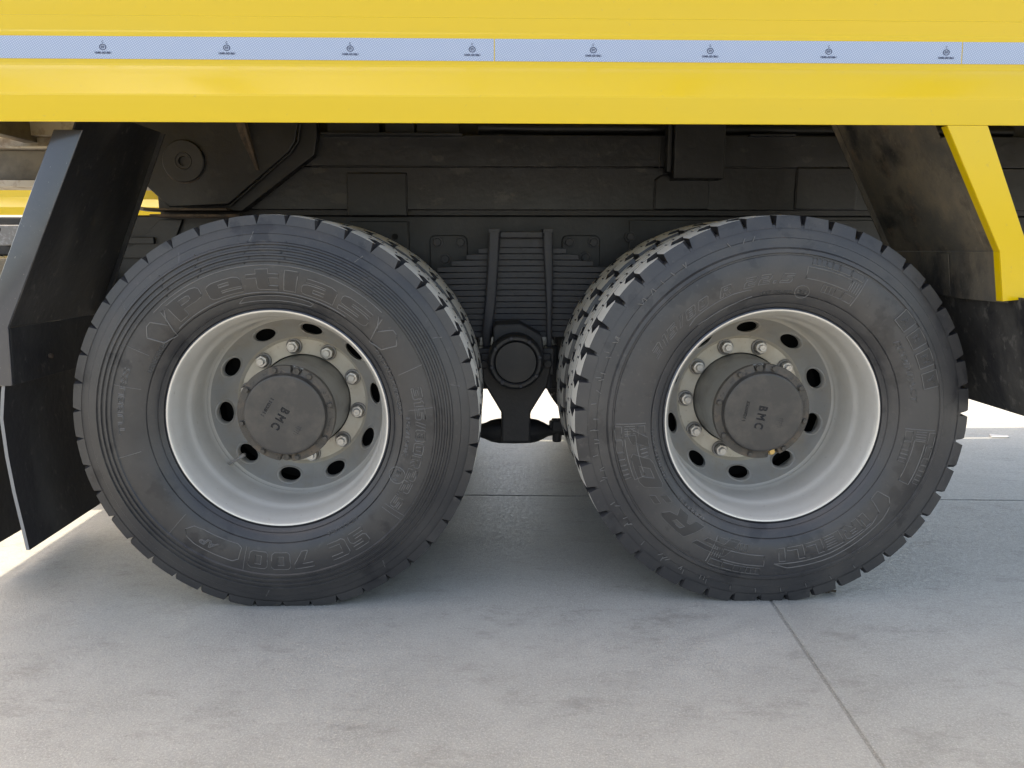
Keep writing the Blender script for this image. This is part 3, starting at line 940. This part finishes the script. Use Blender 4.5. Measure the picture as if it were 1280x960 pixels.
# --- tipper body: box shell with folded side skirts
XF, XB = -2.01, 3.35
body = MB()
def shell(mb, x0, x1):
    mb.box((x0, .02, 1.62), (x1, .06, 2.88))                 # near wall
    mb.box((x0, 2.34, 1.62), (x1, 2.38, 2.88))               # far wall
    mb.box((x0, .06, 1.62), (x0 + .05, 2.34, 2.88))          # headboard
    mb.box((x1 - .05, .06, 1.62), (x1, 2.34, 2.88))          # tailgate
    mb.box((x0 + .05, .06, 1.62), (x1 - .05, 2.34, 1.66))    # floor
    for k in range(7):
        x = x0 + .35 + k * (x1 - x0 - .7) / 6
        mb.box((x - .05, -.028, 1.64), (x + .05, .02, 2.85))
        mb.box((x - .05, 2.38, 1.64), (x + .05, 2.428, 2.85))
shell(body, XF, XB)
body_o = body.build('tipper_body', M['yellow'], truck, bevel=.004)
mb = MB(); mb.box((XF, -.018, 1.44), (XF + .06, 2.418, 1.6195)); mb.build('shadow_sill', M['dust_beam'], body_o, bevel=.003)  # added beam, shaped to give the sun patch a straight shadow edge
SK = [(-.030, 1.62), (-.035, 1.575), (-.033, 1.536), (-.0345, 1.5345), (-.0345, 1.503), (-.0355, 1.500), (-.0365, 1.4985), (-.0375, 1.4955), (-.0415, 1.4245), (-.0435, 1.420),
      (-.1230, 1.3390), (-.1250, 1.3345), (-.1230, 1.2765), (-.1223, 1.2757), (-.1200, 1.2757), (-.1193, 1.2765), (-.1212, 1.3335), (-.0375, 1.419), (-.0335, 1.495), (-.028, 1.500), (.000, 1.62)]
def skirt_mesh(x0, x1):
    mb = MB(); mb.extr(SK, x0, x1)
    return mb.mesh('side_skirt', M['yellow'], sharp=14)
link('side_skirt', skirt_mesh(XF, XB), body_o)
o = link('side_skirt', skirt_mesh(-XB, -XF), body_o, (0, 2.40, 0), (0, 0, PI)); o['label'] = 'far side skirt'
# reflective tape in lengths butted end to end
marks_x = [-.937 - .296 * 2, -.937 - .296, -.937, -.641, -.344, -.048, .248, .536, .830, 1.124, 1.42, 1.72, 2.02]
cuts = [XF + .02, -1.31, .006, 1.164, 2.4, XB - .02]
for x0, x1 in zip(cuts, cuts[1:]):
    mb = MB()
    y = lambda z: -.0375 - .004 * (1.4955 - z) / .071 - .0008
    z0, z1 = 1.4345, 1.4865
    n = 8
    vs = []
    for k in range(n + 1):
        x = x0 + .0012 + (x1 - x0 - .0024) * k / n
        vs += [(x, y(z0), z0), (x, y(z1), z1), (x, y(z0) + .0004, z0), (x, y(z1) + .0004, z1)]
    fs = []
    for k in range(n):
        a = 4 * k; b = 4 * (k + 1)
        fs += [(a, b, b + 1, a + 1), (a, a + 2, b + 2, b), (a + 1, b + 1, b + 3, a + 3)]
    fs += [(0, 1, 3, 2), (4 * n, 4 * n + 2, 4 * n + 3, 4 * n + 1)]
    mb.add(vs, fs, 0)
    for mx in marks_x:
        if not (x0 + .03 < mx < x1 - .03): continue
        for body_t, w, h, zc in (('C', .0042, .0056, 1.4735), ('E9', .0072, .0056, 1.4615), ('104R-001861', .0390, .0056, 1.4485)):
            tv, tf = text_mesh(body_t, extrude=0.0, offset=.025)
            tv = fit(tv, w, h)
            out = [(mx + x - w / 2, y(zc) - .0006, zc + v - h / 2) for x, v, z in tv]
            mb.add(out, tf, 1)
        # ring round the middle mark
        ro, ri = .0084, .0064
        vs = []; fs = []
        for k in range(28):
            a = 2 * PI * k / 28
            vs += [(mx + ro * math.cos(a), y(1.4615) - .0006, 1.4615 + .85 * ro * math.sin(a)), (mx + ri * math.cos(a), y(1.4615) - .0006, 1.4615 + .85 * ri * math.sin(a))]
        fs = [(2 * k, 2 * ((k + 1) % 28), 2 * ((k + 1) % 28) + 1, 2 * k + 1) for k in range(28)]
        mb.add(vs, fs, 1)
    mb.build('reflective_tape', [M['tape'], M['print']], body_o, recalc=False)

# --- yellow post of the rear mudguard, folded from plate
post = MB()
PX = [(1.116, 1.2813), (1.2195, 1.2813), (1.346, 1.000), (1.352, .930), (1.500, .858), (1.304, .850), (1.283, .976)]
PX = [(1.0956, 1.2753), (1.195, 1.2753), (1.320, .9996), (1.394, .8634), (1.278, .8526), (1.257, .976)]
post.prism(PX, -.1232, -.1195)
# folded-in side return
def strip(mb, a, b, y0, y1, t=.0035):
    (x0, z0), (x1, z1) = a, b
    mb.hull8([(x0, y0, z0), (x1, y0, z1), (x1 + t, y0, z1), (x0 + t, y0, z0)], [(x0, y1, z0), (x1, y1, z1), (x1 + t, y1, z1), (x0 + t, y1, z0)])
strip(post, (1.0956, 1.2753), (1.257, .976), -.1195, -.096)
strip(post, (1.257, .976), (1.278, .8526), -.1195, -.096)
post.build('mudguard_post', M['yellow'], truck, bevel=.0012)

# --- front mudguard: side panel, sloping plate, lower plate, rubber flap
fm = MB()
def plate(mb, p, q, y0, y1, t, m=0):
    """plate from p to q in (x, z), spanning y0..y1, thickness t towards the truck's front"""
    mb.hull8([(p[0], y0, p[1]), (q[0], y0, q[1]), (q[0] - t, y0, q[1]), (p[0] - t, y0, p[1])],
             [(p[0], y1, p[1]), (q[0], y1, q[1]), (q[0] - t, y1, q[1]), (p[0] - t, y1, p[1])], m)
plate(fm, (-.995, 1.330), (-1.226, .786), -.046, .40, .005)
plate(fm, (-1.2262, .785), (-1.232, .637), -.046, .40, .005)
# edge flange along the inner side
fm.hull8([(-1.0005, .3985, 1.33), (-1.2315, .3985, .786), (-1.214, .3985, .782), (-.983, .3985, 1.326)], [(-1.0005, .406, 1.33), (-1.2315, .406, .786), (-1.214, .406, .782), (-.983, .406, 1.326)])
fmo = fm.build('mudguard', M['flap'], truck, bevel=.0012)
mb = MB(); mb.lathe([(.008, .004), (.008, -.002), (.006, -.004), (.0001, -.004)], 12); o = mb.build('bolt', M['rust'], fmo, (-1.226, .12, .692)); o.rotation_euler = (0, 0, PI / 2)
sp = MB()
sp.prism([(-.9955, 1.268), (-1.066, 1.269), (-1.250, .878), (-1.310, .740), (-1.310, .636), (-1.2325, .636), (-1.2268, .786)], -.0545, -.0475)
sp.build('side_panel', M['black_paint'], fmo, bevel=.003, seg=3)
fl = MB()
def flap(mb, prof, y0, y1, t=.009, n=10):
    vs = []; fs = []
    k = len(prof)
    for i in range(n + 1):
        y = y0 + (y1 - y0) * i / n
        for x, z in prof: vs.append((x + .003 * math.sin(3 * i / n + z * 9), y, z))
        for x, z in prof: vs.append((x - t + .003 * math.sin(3 * i / n + z * 9), y, z))
    S = 2 * k
    for i in range(n):
        for j in range(k - 1):
            fs.append((i * S + j, i * S + j + 1, (i + 1) * S + j + 1, (i + 1) * S + j))
            fs.append((i * S + k + j, (i + 1) * S + k + j, (i + 1) * S + k + j + 1, i * S + k + j + 1))
        fs.append((i * S, (i + 1) * S, (i + 1) * S + k, i * S + k)); fs.append((i * S + k - 1, i * S + 2 * k - 1, (i + 1) * S + 2 * k - 1, (i + 1) * S + k - 1))
    n0 = len(fs)
    mb.add(vs, fs, 0)
    vs2 = []
    for e in (0, n):
        mb.add(vs[e * S:(e + 1) * S], [(j, j + 1, k + j + 1, k + j) for j in range(k - 1)], 1)
flap(fl, [(-1.240, .70), (-1.254, .62), (-1.264, .55), (-1.262, .45), (-1.256, .35), (-1.247, .26), (-1.240, .192)], -.050, .385)
fl.build('mudflap', [M['flap'], M['flap_edge']], fmo, sharp=40)
fl = MB()
flap(fl, [(-1.500, .78), (-1.505, .55), (-1.51, .30), (-1.505, .105)], .20, .62)
fl.build('mudflap', [M['flap'], M['flap']], fmo, sharp=40)

# --- rear mudguard, mirrored, muddy on the wheel side
rm = MB()
def plate_r(mb, p, q, y0, y1, t, m=0):
    mb.hull8([(p[0], y0, p[1]), (q[0], y0, q[1]), (q[0] + t, y0, q[1]), (p[0] + t, y0, p[1])],
             [(p[0], y1, p[1]), (q[0], y1, q[1]), (q[0] + t, y1, q[1]), (p[0] + t, y1, p[1])], m)
plate_r(rm, (1.054, 1.420), (1.288, .978), -.018, .46, .005)
plate_r(rm, (1.1385, 1.2600), (1.288, .978), -.0955, -.0182, .005)
plate_r(rm, (1.2882, .977), (1.307, .847), -.0955, .46, .005)
rm.hull8([(1.054, .46, 1.42), (1.288, .46, .978), (1.274, .46, .974), (1.040, .46, 1.416)], [(1.054, .466, 1.42), (1.288, .466, .978), (1.274, .466, .974), (1.040, .466, 1.416)])
# old patch plate and a stiffening crease
rm.hull8([(1.2860, .14, .972), (1.3035, .14, .852), (1.3010, .14, .852), (1.2835, .14, .972)], [(1.2860, .20, .972), (1.3035, .23, .852), (1.3010, .23, .852), (1.2835, .20, .972)])
rmo = rm.build('mudguard', M['mud'], truck, bevel=.0012)
fl = MB()
flap(fl, [(1.322, .862), (1.345, .76), (1.366, .66), (1.386, .60), (1.408, .549)], -.165, .46)
fl.build('mudflap', [M['flap_dusty'], M['flap_dusty']], rmo, sharp=40)

# --- chassis rails and subframe
def rail(y0, y1, x0, x1):
    mb = MB()
    mb.box((x0, y0, .800), (x1, y1, 1.106))
    return mb
cr = rail(.800, .870, -1.62, 3.2).build('chassis_rail', M['frame'], truck, bevel=.006)
o = rail(1.53, 1.60, -1.62, 3.2).build('chassis_rail', M['frame'], truck, bevel=.006)
sf = MB()
sf.box((-1.175, .772, 1.124), (3.25, .86, 1.2715)); sf.box((-1.175, .7695, 1.2735), (3.25, .86, 1.381))
sfo = sf.build('subframe', M['scraped'], truck, bevel=.003)
sf = MB(); sf.box((-1.1, 1.54, 1.124), (3.25, 1.63, 1.381)); sf.build('subframe', M['frame'], truck, bevel=.004)
def seam_tube(parent, pts, r=.0026, y=.7705):
    mb = MB()
    P = []
    for (x0, z0), (x1, z1) in zip(pts, pts[1:]):
        n = max(2, int(math.hypot(x1 - x0, z1 - z0) / .012))
        P += [(x0 + (x1 - x0) * k / n, y, z0 + (z1 - z0) * k / n + random.uniform(-.0008, .0008)) for k in range(n)]
    P.append((pts[-1][0], y, pts[-1][1]))
    mb.tube(P, [r * random.uniform(.7, 1.25) for _ in P], 6)
    return mb.build('weld_or_shade_bead', M['frame_dark'], parent, sharp=60)
seam_tube(sfo, [(-.63, 1.2725), (.57, 1.2722)])
seam_tube(sfo, [(.80, 1.2725), (1.25, 1.2722)])
# rail top spacer strip (dark line under the subframe)
mb = MB(); mb.box((-1.175, .786, 1.1065), (3.2, .86, 1.1235)); mb.build('spacer_strip', M['frame_dark'], sfo)
def cover(poly, y0, y1, parent, m='frame', bv=.003, name='mounting_plate'):
    mb = MB(); mb.prism(poly, y0, y1); return mb.build(name, M[m], parent, bevel=bv)
def rct(x0, x1, z0, z1): return [(x0, z0), (x1, z0), (x1, z1), (x0, z1)]
cover(rct(-.509, -.304, 1.103, 1.249), .758, .772, sfo)
cover(rct(-.512, -.304, .84, 1.085), .788, .7995, cr)
cover([(.578, 1.126), (.768, 1.126), (.768, 1.225), (.755, 1.243), (.60, 1.243), (.578, 1.228)], .758, .772, sfo)
cover(rct(1.085, 1.30, 1.127, 1.2705), .762, .772, sfo)
cover(rct(.495, 1.9, .80, 1.09), .790, .7997, cr, bv=.002)
def shade_bead(pts, y, parent=None):  # outlines added for the dark shade in the plate gaps, not real welds
    seam_tube(parent or sfo, pts, .0042, y)
shade_bead([(-.509, 1.105), (-.509, 1.249), (-.304, 1.249), (-.304, 1.105)], .769)
shade_bead([(.578, 1.128), (.578, 1.228), (.60, 1.243), (.755, 1.243)], .769)
shade_bead([(.768, 1.225), (.768, 1.128)], .769)
shade_bead([(1.085, 1.129), (1.085, 1.2705), (1.30, 1.2705), (1.30, 1.129)], .769)
shade_bead([(-.304, .86), (-.304, 1.085)], .797, cr)
shade_bead([(-.905, 1.132), (-.690, 1.309), (-.663, 1.345), (-.652, 1.405)], .708, None)
# hole in the left plate, seen as a dark plug
mb = MB(); mb.lathe([(.0001, 0), (.011, 0), (.011, .02)], 20); mb.build('bolt_hole', M['void'], cr, (-.35, .7865, 1.031))
# guide bracket box hanging from the body
mb = MB(); mb.box((.625, .690, 1.225), (.800, .7685, 1.46)); mb.box((.606, .715, 1.25), (.624, .7685, 1.46))
mb.build('guide_bracket', M['frame'], truck, bevel=.005)
seam_tube(sfo, [(.592, 1.375), (.592, 1.262)], .003, .768)
# ledge on top of the subframe
mb = MB(); mb.box((-.585, .715, 1.3720), (-.103, .80, 1.3800)); mb.box((-.57, .75, 1.3805), (-.39, .80, 1.45)); mb.box((-.37, .75, 1.3805), (-.27, .80, 1.45)); mb.box((-.262, .752, 1.3805), (-.115, .80, 1.45))
mb.build('support_ledge', M['frame'], sfo, bevel=.002)
mb = MB(); mb.box((.90, .735, 1.3760), (1.06, .80, 1.3830)); mb.build('support_ledge', M['frame'], sfo, bevel=.002)
# tube along the top
mb = MB(); mb.tube([(-.05, .86, 1.418), (.2, .855, 1.415), (.6, .86, 1.416), (1.2, .86, 1.413), (1.9, .86, 1.41)], .024, 16)
mb.build('hydraulic_hose', M['frame'], truck, sharp=60)
# body longitudinal above, closes the view upwards
mb = MB(); mb.box((-1.15, .90, 1.384), (3.2, 1.02, 1.615)); mb.box((-1.15, 1.42, 1.384), (3.2, 1.54, 1.615))
for k in range(9):
    x = -1.0 + k * .5
    mb.box((x, .06, 1.54), (x + .07, 2.34, 1.6195))
mb.build('floor_bearer', M['frame_dark'], truck, bevel=.004)

# --- hinge / jack bracket with pivot
hb = MB()
hb.prism([(-1.27, 1.46), (-.655, 1.46), (-.655, 1.405), (-.668, 1.345), (-.690, 1.313), (-.905, 1.137), (-1.105, 1.127), (-1.185, 1.205), (-1.27, 1.29)], .692, .706)
hbo = hb.build('hinge_bracket', M['frame'], truck, bevel=.004)
cover([(-.60, 1.46), (-.60, 1.368), (-.612, 1.305), (-.868, 1.116), (-.93, 1.116), (-.905, 1.140), (-.70, 1.307), (-.672, 1.35), (-.66, 1.46)], .722, .768, hbo, bv=.003, name='backing_plate')
mb = MB()
mb.lathe([(.070, .0), (.070, -.010), (.067, -.013), (.063, -.013), (.040, -.0125), (.030, -.0125), (.0285, -.0145), (.026, -.0145), (.0245, -.0125), (.016, -.0125), (.014, -.004), (.0001, -.004)], 64, 0)
mb.build('pivot_disc', M['frame'], hbo, (-1.043, .692, 1.279), sharp=30)
mb = MB()
P = [(-.046, 0), (-.058, -.02), (-.066, -.044)]
pts = [(-1.043 + .071 * math.cos(R(a)), .690, 1.279 + .071 * math.sin(R(a))) for a in range(195, 318, 5)]
mb.tube(pts, [.0022 * random.uniform(.6, 1.3) for _ in pts], 6); mb.build('weld_or_shade_bead', M['rust'], hbo, sharp=60)
# gusset rib standing off the bracket
mb = MB()
mb.hull8([(-.845, .692, 1.46), (-.835, .692, 1.46), (-.792, .692, 1.250), (-.802, .692, 1.250)], [(-.845, .640, 1.46), (-.835, .640, 1.46), (-.793, .686, 1.252), (-.803, .686, 1.252)])
mb.hull8([(-.880, .6915, 1.46), (-.845, .6915, 1.46), (-.802, .6915, 1.252), (-.815, .6915, 1.28), (-.85, .6915, 1.36)], [(-.880, .690, 1.46), (-.845, .688, 1.46), (-.802, .688, 1.252), (-.815, .690, 1.28), (-.85, .690, 1.36)])
mb.build('gusset', M['rust'], hbo, bevel=.001)
mb = MB(); mb.box((-1.18, .66, 1.1160), (-.90, .79, 1.1225)); mb.box((-1.165, .67, 1.095), (-.86, .79, 1.1035))
mb.build('rusty_flange', M['rust'], sfo, bevel=.0015)
mb = MB()
mb.tube([(-1.36, .74, 1.175), (-1.30, .735, 1.150), (-1.24, .73, 1.128), (-1.20, .735, 1.122), (-1.15, .76, 1.120)], .007, 10)
mb.build('air_hose', M['washer'], truck, sharp=60)
# clamp and pipe seen over the first tyre
mb = MB(); mb.box((-1.33, .77, 1.005), (-1.20, .80, 1.028)); mb.prism([(-1.36, .955), (-1.18, .955), (-1.14, 1.0), (-1.10, 1.09), (-1.18, 1.09), (-1.25, 1.02)], .785, .7995)
mb.build('clamp_plate', M['frame'], cr, bevel=.002)
mb = MB(); mb.lathe([(.02, .03), (.02, 0), (.016, -.004), (.0001, -.004)], 20); mb.build('bolt', M['frame'], cr, (-1.115, .775, .995))
mb = MB(); mb.lathe([(.105, 0), (.110, .01), (.110, .12), (.105, .13)], 40, 0, cap0=True, cap1=True); mb.build('air_tank', M['frame'], truck, (-1.47, .68, .845), bevel=.0, sharp=40)

# --- bracket plates on the rail either side of the spring
def rounded(x0, x1, z0, z1, r=.02, bottom=False):
    out = [(x0, z0), (x1, z0)]
    for k in range(5):
        a = PI / 2 * k / 4; out.append((x1 - r + r * math.cos(a), z1 - r + r * math.sin(a)))
    for k in range(5):
        a = PI / 2 + PI / 2 * k / 4; out.append((x0 + r + r * math.cos(a), z1 - r + r * math.sin(a)))
    return out
bolt_me = None
def frame_bolt(parent, x, z, y, s=1.0):
    mb = MB()
    mb.lathe([(.021 * s, .0), (.021 * s, -.004), (.019 * s, -.0035), (.015 * s, -.0035)], 20)
    mb.prism([(.0145 * s * math.cos(PI / 3 * k + .3), .0145 * s * math.sin(PI / 3 * k + .3)) for k in range(6)], -.0045, -.016 * s)
    return mb.build('bolt', M['spring'], parent, (x, y, z), bevel=.001, sharp=30)
for x0, x1, bl in ((-.226, -.091, [(-.199, 1.011), (-.115, 1.011), (-.171, .951)]), (.250, .388, [(.276, 1.011), (.364, 1.011), (.335, .957)])):
    p = cover(rounded(x0, x1, .70, 1.036), .786, .7995, cr, 'frame', .003, 'spring_bracket')
    for x, z in bl: frame_bolt(p, x, z, .786)
frame_bolt(cr, .497, 1.031, .7895, .95)

# --- leaf spring
ls = MB()
ls.box((.022, .685, .990), (.182, .765, 1.026))
lso = ls.build('leaf_spring', M['spring'], truck, bevel=.004)
for i in range(15):
    zc = .981 - .0208 * i
    hl = (.153, .196, .247, .297, .345, .39, .43, .46, .48, .50, .50, .50, .50, .50, .50)[i]
    mb = MB()
    n = 12
    vs = []; fs = []
    for k in range(n + 1):
        t = -1 + 2 * k / n
        x = .104 + hl * t
        dz = -.010 * (hl * t / .5) ** 2
        th = .0096 * (1 if abs(t) < .9 else .8)
        for y in (.680, .770):
            vs += [(x, y, zc + dz - th), (x, y, zc + dz + th)]
    for k in range(n):
        a = 4 * k; b = a + 4
        fs += [(a, b, b + 1, a + 1), (a + 2, a + 3, b + 3, b + 2), (a + 1, b + 1, b + 3, a + 3), (a, a + 2, b + 2, b)]
    fs += [(0, 1, 3, 2), (4 * n, 4 * n + 2, 4 * n + 3, 4 * n + 1)]
    mb.add(vs, fs)
    mb.build('spring_leaf', M['spring'], lso, bevel=.0014, sharp=30)
# u-bolt straps: flat over the pack, drawn down to round rods
def strap(pts, y):
    """pts: (xl, xr, z) rows"""
    mb = MB()
    vs = []; fs = []
    for xl, xr, z in pts:
        c = (xl + xr) / 2; w = (xr - xl) / 2
        for k in range(12):
            a = 2 * PI * k / 12
            ca, sa = math.cos(a), math.sin(a)
            e = .55
            vs.append((c + w * math.copysign(abs(ca) ** e, ca), y + (.011) * math.copysign(abs(sa) ** e, sa), z))
    n = len(pts)
    for i in range(n - 1):
        for k in range(12):
            fs.append((12 * i + k, 12 * i + (k + 1) % 12, 12 * (i + 1) + (k + 1) % 12, 12 * (i + 1) + k))
    fs += [tuple(range(12)), tuple(12 * (n - 1) + k for k in range(12))]
    mb.add(vs, fs)
    # head wrapping over the top
    xl, xr, z = pts[0]
    mb.box((xl, y - .010, z - .004), (xr, y + .12, z + .010))
    return mb.build('u_bolt', M['spring'], lso, bevel=.0015, sharp=40)
strap([(-.013, .025, 1.045), (-.017, .021, .96), (-.026, .012, .82), (-.040, -.003, .69), (-.036, -.010, .655), (-.034, -.016, .63), (-.034, -.016, .50)], .655)
strap([(.173, .206, 1.045), (.175, .207, .97), (.180, .208, .89), (.185, .207, .80), (.187, .206, .742), (.187, .206, .50)], .655)
mb = MB(); mb.box((.026, .652, 1.024), (.172, .70, 1.046)); mb.build('clamp_bar', M['spring'], lso, bevel=.004)

# --- trunnion under the spring
tr = MB()
tr.prism([(.000, .58), (.000, .728), (.012, .738), (.092, .740), (.164, .700), (.170, .66), (.170, .58)], .535, .76)
tr.prism([(-.045, .636), (.198, .636), (.200, .60), (.186, .525), (.128, .430), (.128, .325), (.028, .325), (.028, .430), (-.020, .512), (-.036, .54)], .565, .66)
tro = tr.build('trunnion_bracket', M['frame_dark'], truck, bevel=.006)
mb = MB()
mb.lathe([(.091, .12), (.091, .010), (.088, .004), (.082, .0), (.074, .0), (.070, .003), (.068, .010), (.0675, .004), (.066, .001), (.0001, .0005)], 72, 0)
mb.build('trunnion_cap', M['frame'], tro, (.074, .450, .621), sharp=30)
for k in range(8):
    a = k * PI / 4 + .2
    mb = MB(); mb.lathe([(.0065, .002), (.0065, -.003), (.005, -.0045), (.0001, -.0045)], 12); mb.build('cap_bolt', M['spring'], tro, (.074 + .0795 * math.cos(a), .4495, .621 + .0795 * math.sin(a)))
for s, x in ((-1, -.030), (1, .186)):
    mb = MB(); mb.box((x - .022, .575, .560), (x + .022, .64, .652)); mb.lathe([(.017, 0), (.017, -.02), (.0001, -.02)], 6, c=(x, .575, .60)); mb.build('clamp_block', M['frame_dark'], tro, bevel=.004)
# cross tube between both trunnions and its gusset
mb = MB(); mb.box((-.06, .76, .478), (.24, 1.62, .64)); mb.build('cross_member', M['frame_dark'], truck, bevel=.01)
# torque rods with their eyes
mb = MB()
P = [(-.50, .020), (-.10, .020), (-.055, .022), (-.030, .030), (-.008, .040), (.020, .0455), (.080, .047), (.135, .0455), (.162, .040), (.184, .030), (.200, .021), (.218, .018), (.70, .018)]
mb.tube([(x, .715, .332) for x, _ in P], [r for _, r in P], 14)
mb.box((.028, .665, .325), (.132, .72, .40))
tq = mb.build('torque_rod', M['frame_dark'], truck, sharp=30)
mb = MB()
mb.box((.214, .684, .332), (.252, .748, .372)); mb.tube([(.233, .716, .335), (.233, .716, .290)], [.0185, .0165], 14); mb.box((.205, .69, .345), (.216, .74, .366))
mb.build('rod_clamp', M['frame_dark'], tq, bevel=.004)

# axle beams between the wheels
for x in (-.577, .7584):
    mb = MB(); mb.lathe([(.09, .60), (.10, .75), (.10, .95), (.19, 1.08), (.21, 1.2), (.19, 1.32), (.10, 1.45), (.10, 1.65), (.09, 1.80)], 32, cap0=True, cap1=True)
    mb.build('axle', M['frame_dark'], truck, (x, 0, AX), sharp=40)

# --- hoist beam and ledges showing ahead of the front mudguard
mb = MB(); mb.box((-2.55, 1.30, 1.268), (-1.30, 1.40, 1.392)); hbm = mb.build('hoist_beam', M['dust_beam'], truck, bevel=.006)
mb = MB(); mb.box((-2.55, 1.245, 1.240), (-1.30, 1.42, 1.2665)); mb.build('beam_flange', M['cream'], hbm, bevel=.003)
mb = MB(); mb.box((-2.55, 1.26, 1.3935), (-1.30, 1.42, 1.403)); mb.build('beam_flange', M['cream'], hbm, bevel=.002)
mb = MB(); mb.box((-2.55, 1.44, 1.42), (-1.30, 1.52, 1.462)); mb.hull8([(-2.55, 1.40, 1.47), (-1.75, 1.40, 1.463), (-1.69, 1.40, 1.49), (-1.69, 1.40, 1.54), (-2.55, 1.40, 1.54)], [(-2.55, 1.44, 1.47), (-1.75, 1.44, 1.463), (-1.69, 1.44, 1.49), (-1.69, 1.44, 1.54), (-2.55, 1.44, 1.54)])
mb.build('beam_web', M['cream'], hbm, bevel=.002)
# box and cast block behind the front mudguard's edge
mb = MB(); mb.hull8([(-1.575, .50, 1.064), (-1.40, .50, 1.064), (-1.40, .50, .962), (-1.605, .50, .962), (-1.585, .50, .985), (-1.555, .50, 1.045)], [(-1.575, .60, 1.064), (-1.40, .60, 1.064), (-1.40, .60, .962), (-1.605, .60, .962), (-1.585, .60, .985), (-1.555, .60, 1.045)])
mb.build('step_bracket', M['glass_dark'], truck, (-.905 - .03, 1.5, .05), bevel=.006)
mb = MB(); mb.box((-3.2, 1.98, .50), (-2.2, 2.35, .945)); mb.build('tool_box', M['dust_beam'], truck, bevel=.01)
mb = MB(); mb.box((-3.2, 2.10, .96), (-2.2, 2.2, 1.16)); mb.build('frame_bracket', M['frame_dark'], truck, bevel=.01)

# ------------------------------------------------------------------ a second tipper parked beyond
t2 = thing('dump_truck', 'second yellow dump truck parked beyond, glimpsed under the near truck', 'truck', (-5.4, 4.47, 0))
b2 = MB(); shell(b2, -3.2, 3.0)
b2o = b2.build('tipper_body', M['yellow'], t2, bevel=.004)
link('side_skirt', skirt_mesh(-3.2, 3.0), b2o)
rail(.80, .87, -3.4, 2.3).build('chassis_rail', M['frame'], t2, bevel=.006)
for w in (w1, w2):
    copy_tree(w, t2, SKIP_FAR)
mb = MB(); mb.box((-3.0, .30, .60), (-1.4, .75, 1.12)); mb.build('fuel_tank', M['frame'], t2, bevel=.05)

# ------------------------------------------------------------------ small pieces on the concrete
mb = MB()
for k in range(7):
    a = random.uniform(0, 2 * PI); x = random.uniform(-.014, .014); y = random.uniform(-.006, .006)
    c, s = math.cos(a), math.sin(a); L = random.uniform(.006, .012)
    mb.hull8([(x - L * c - .003 * s, y - L * s + .003 * c, .001), (x + L * c, y + L * s, .001), (x - L * c + .003 * s, y - L * s - .003 * c, .001)],
             [(x - L * c - .002 * s, y - L * s + .002 * c, .006), (x + L * c, y + L * s, .009), (x - L * c + .002 * s, y - L * s - .002 * c, .007)])
o = mb.build('leaf_scrap', M['scrap'], None, (.974, .058, 0), recalc=True)
o['label'] = 'small dark dry leaf scrap lying on the concrete beside the rearmost tyre'; o['category'] = 'leaf'
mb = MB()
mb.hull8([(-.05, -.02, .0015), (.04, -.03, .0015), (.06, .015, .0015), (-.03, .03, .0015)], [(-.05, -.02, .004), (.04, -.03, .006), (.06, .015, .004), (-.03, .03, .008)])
o = mb.build('white_piece', M['pale_bit'], None, (2.715, 1.93, 0))  # flat white piece lying on the concrete
o['label'] = 'small flat white piece on the shaded concrete far behind the rear mudflap'; o['category'] = 'paper scrap'
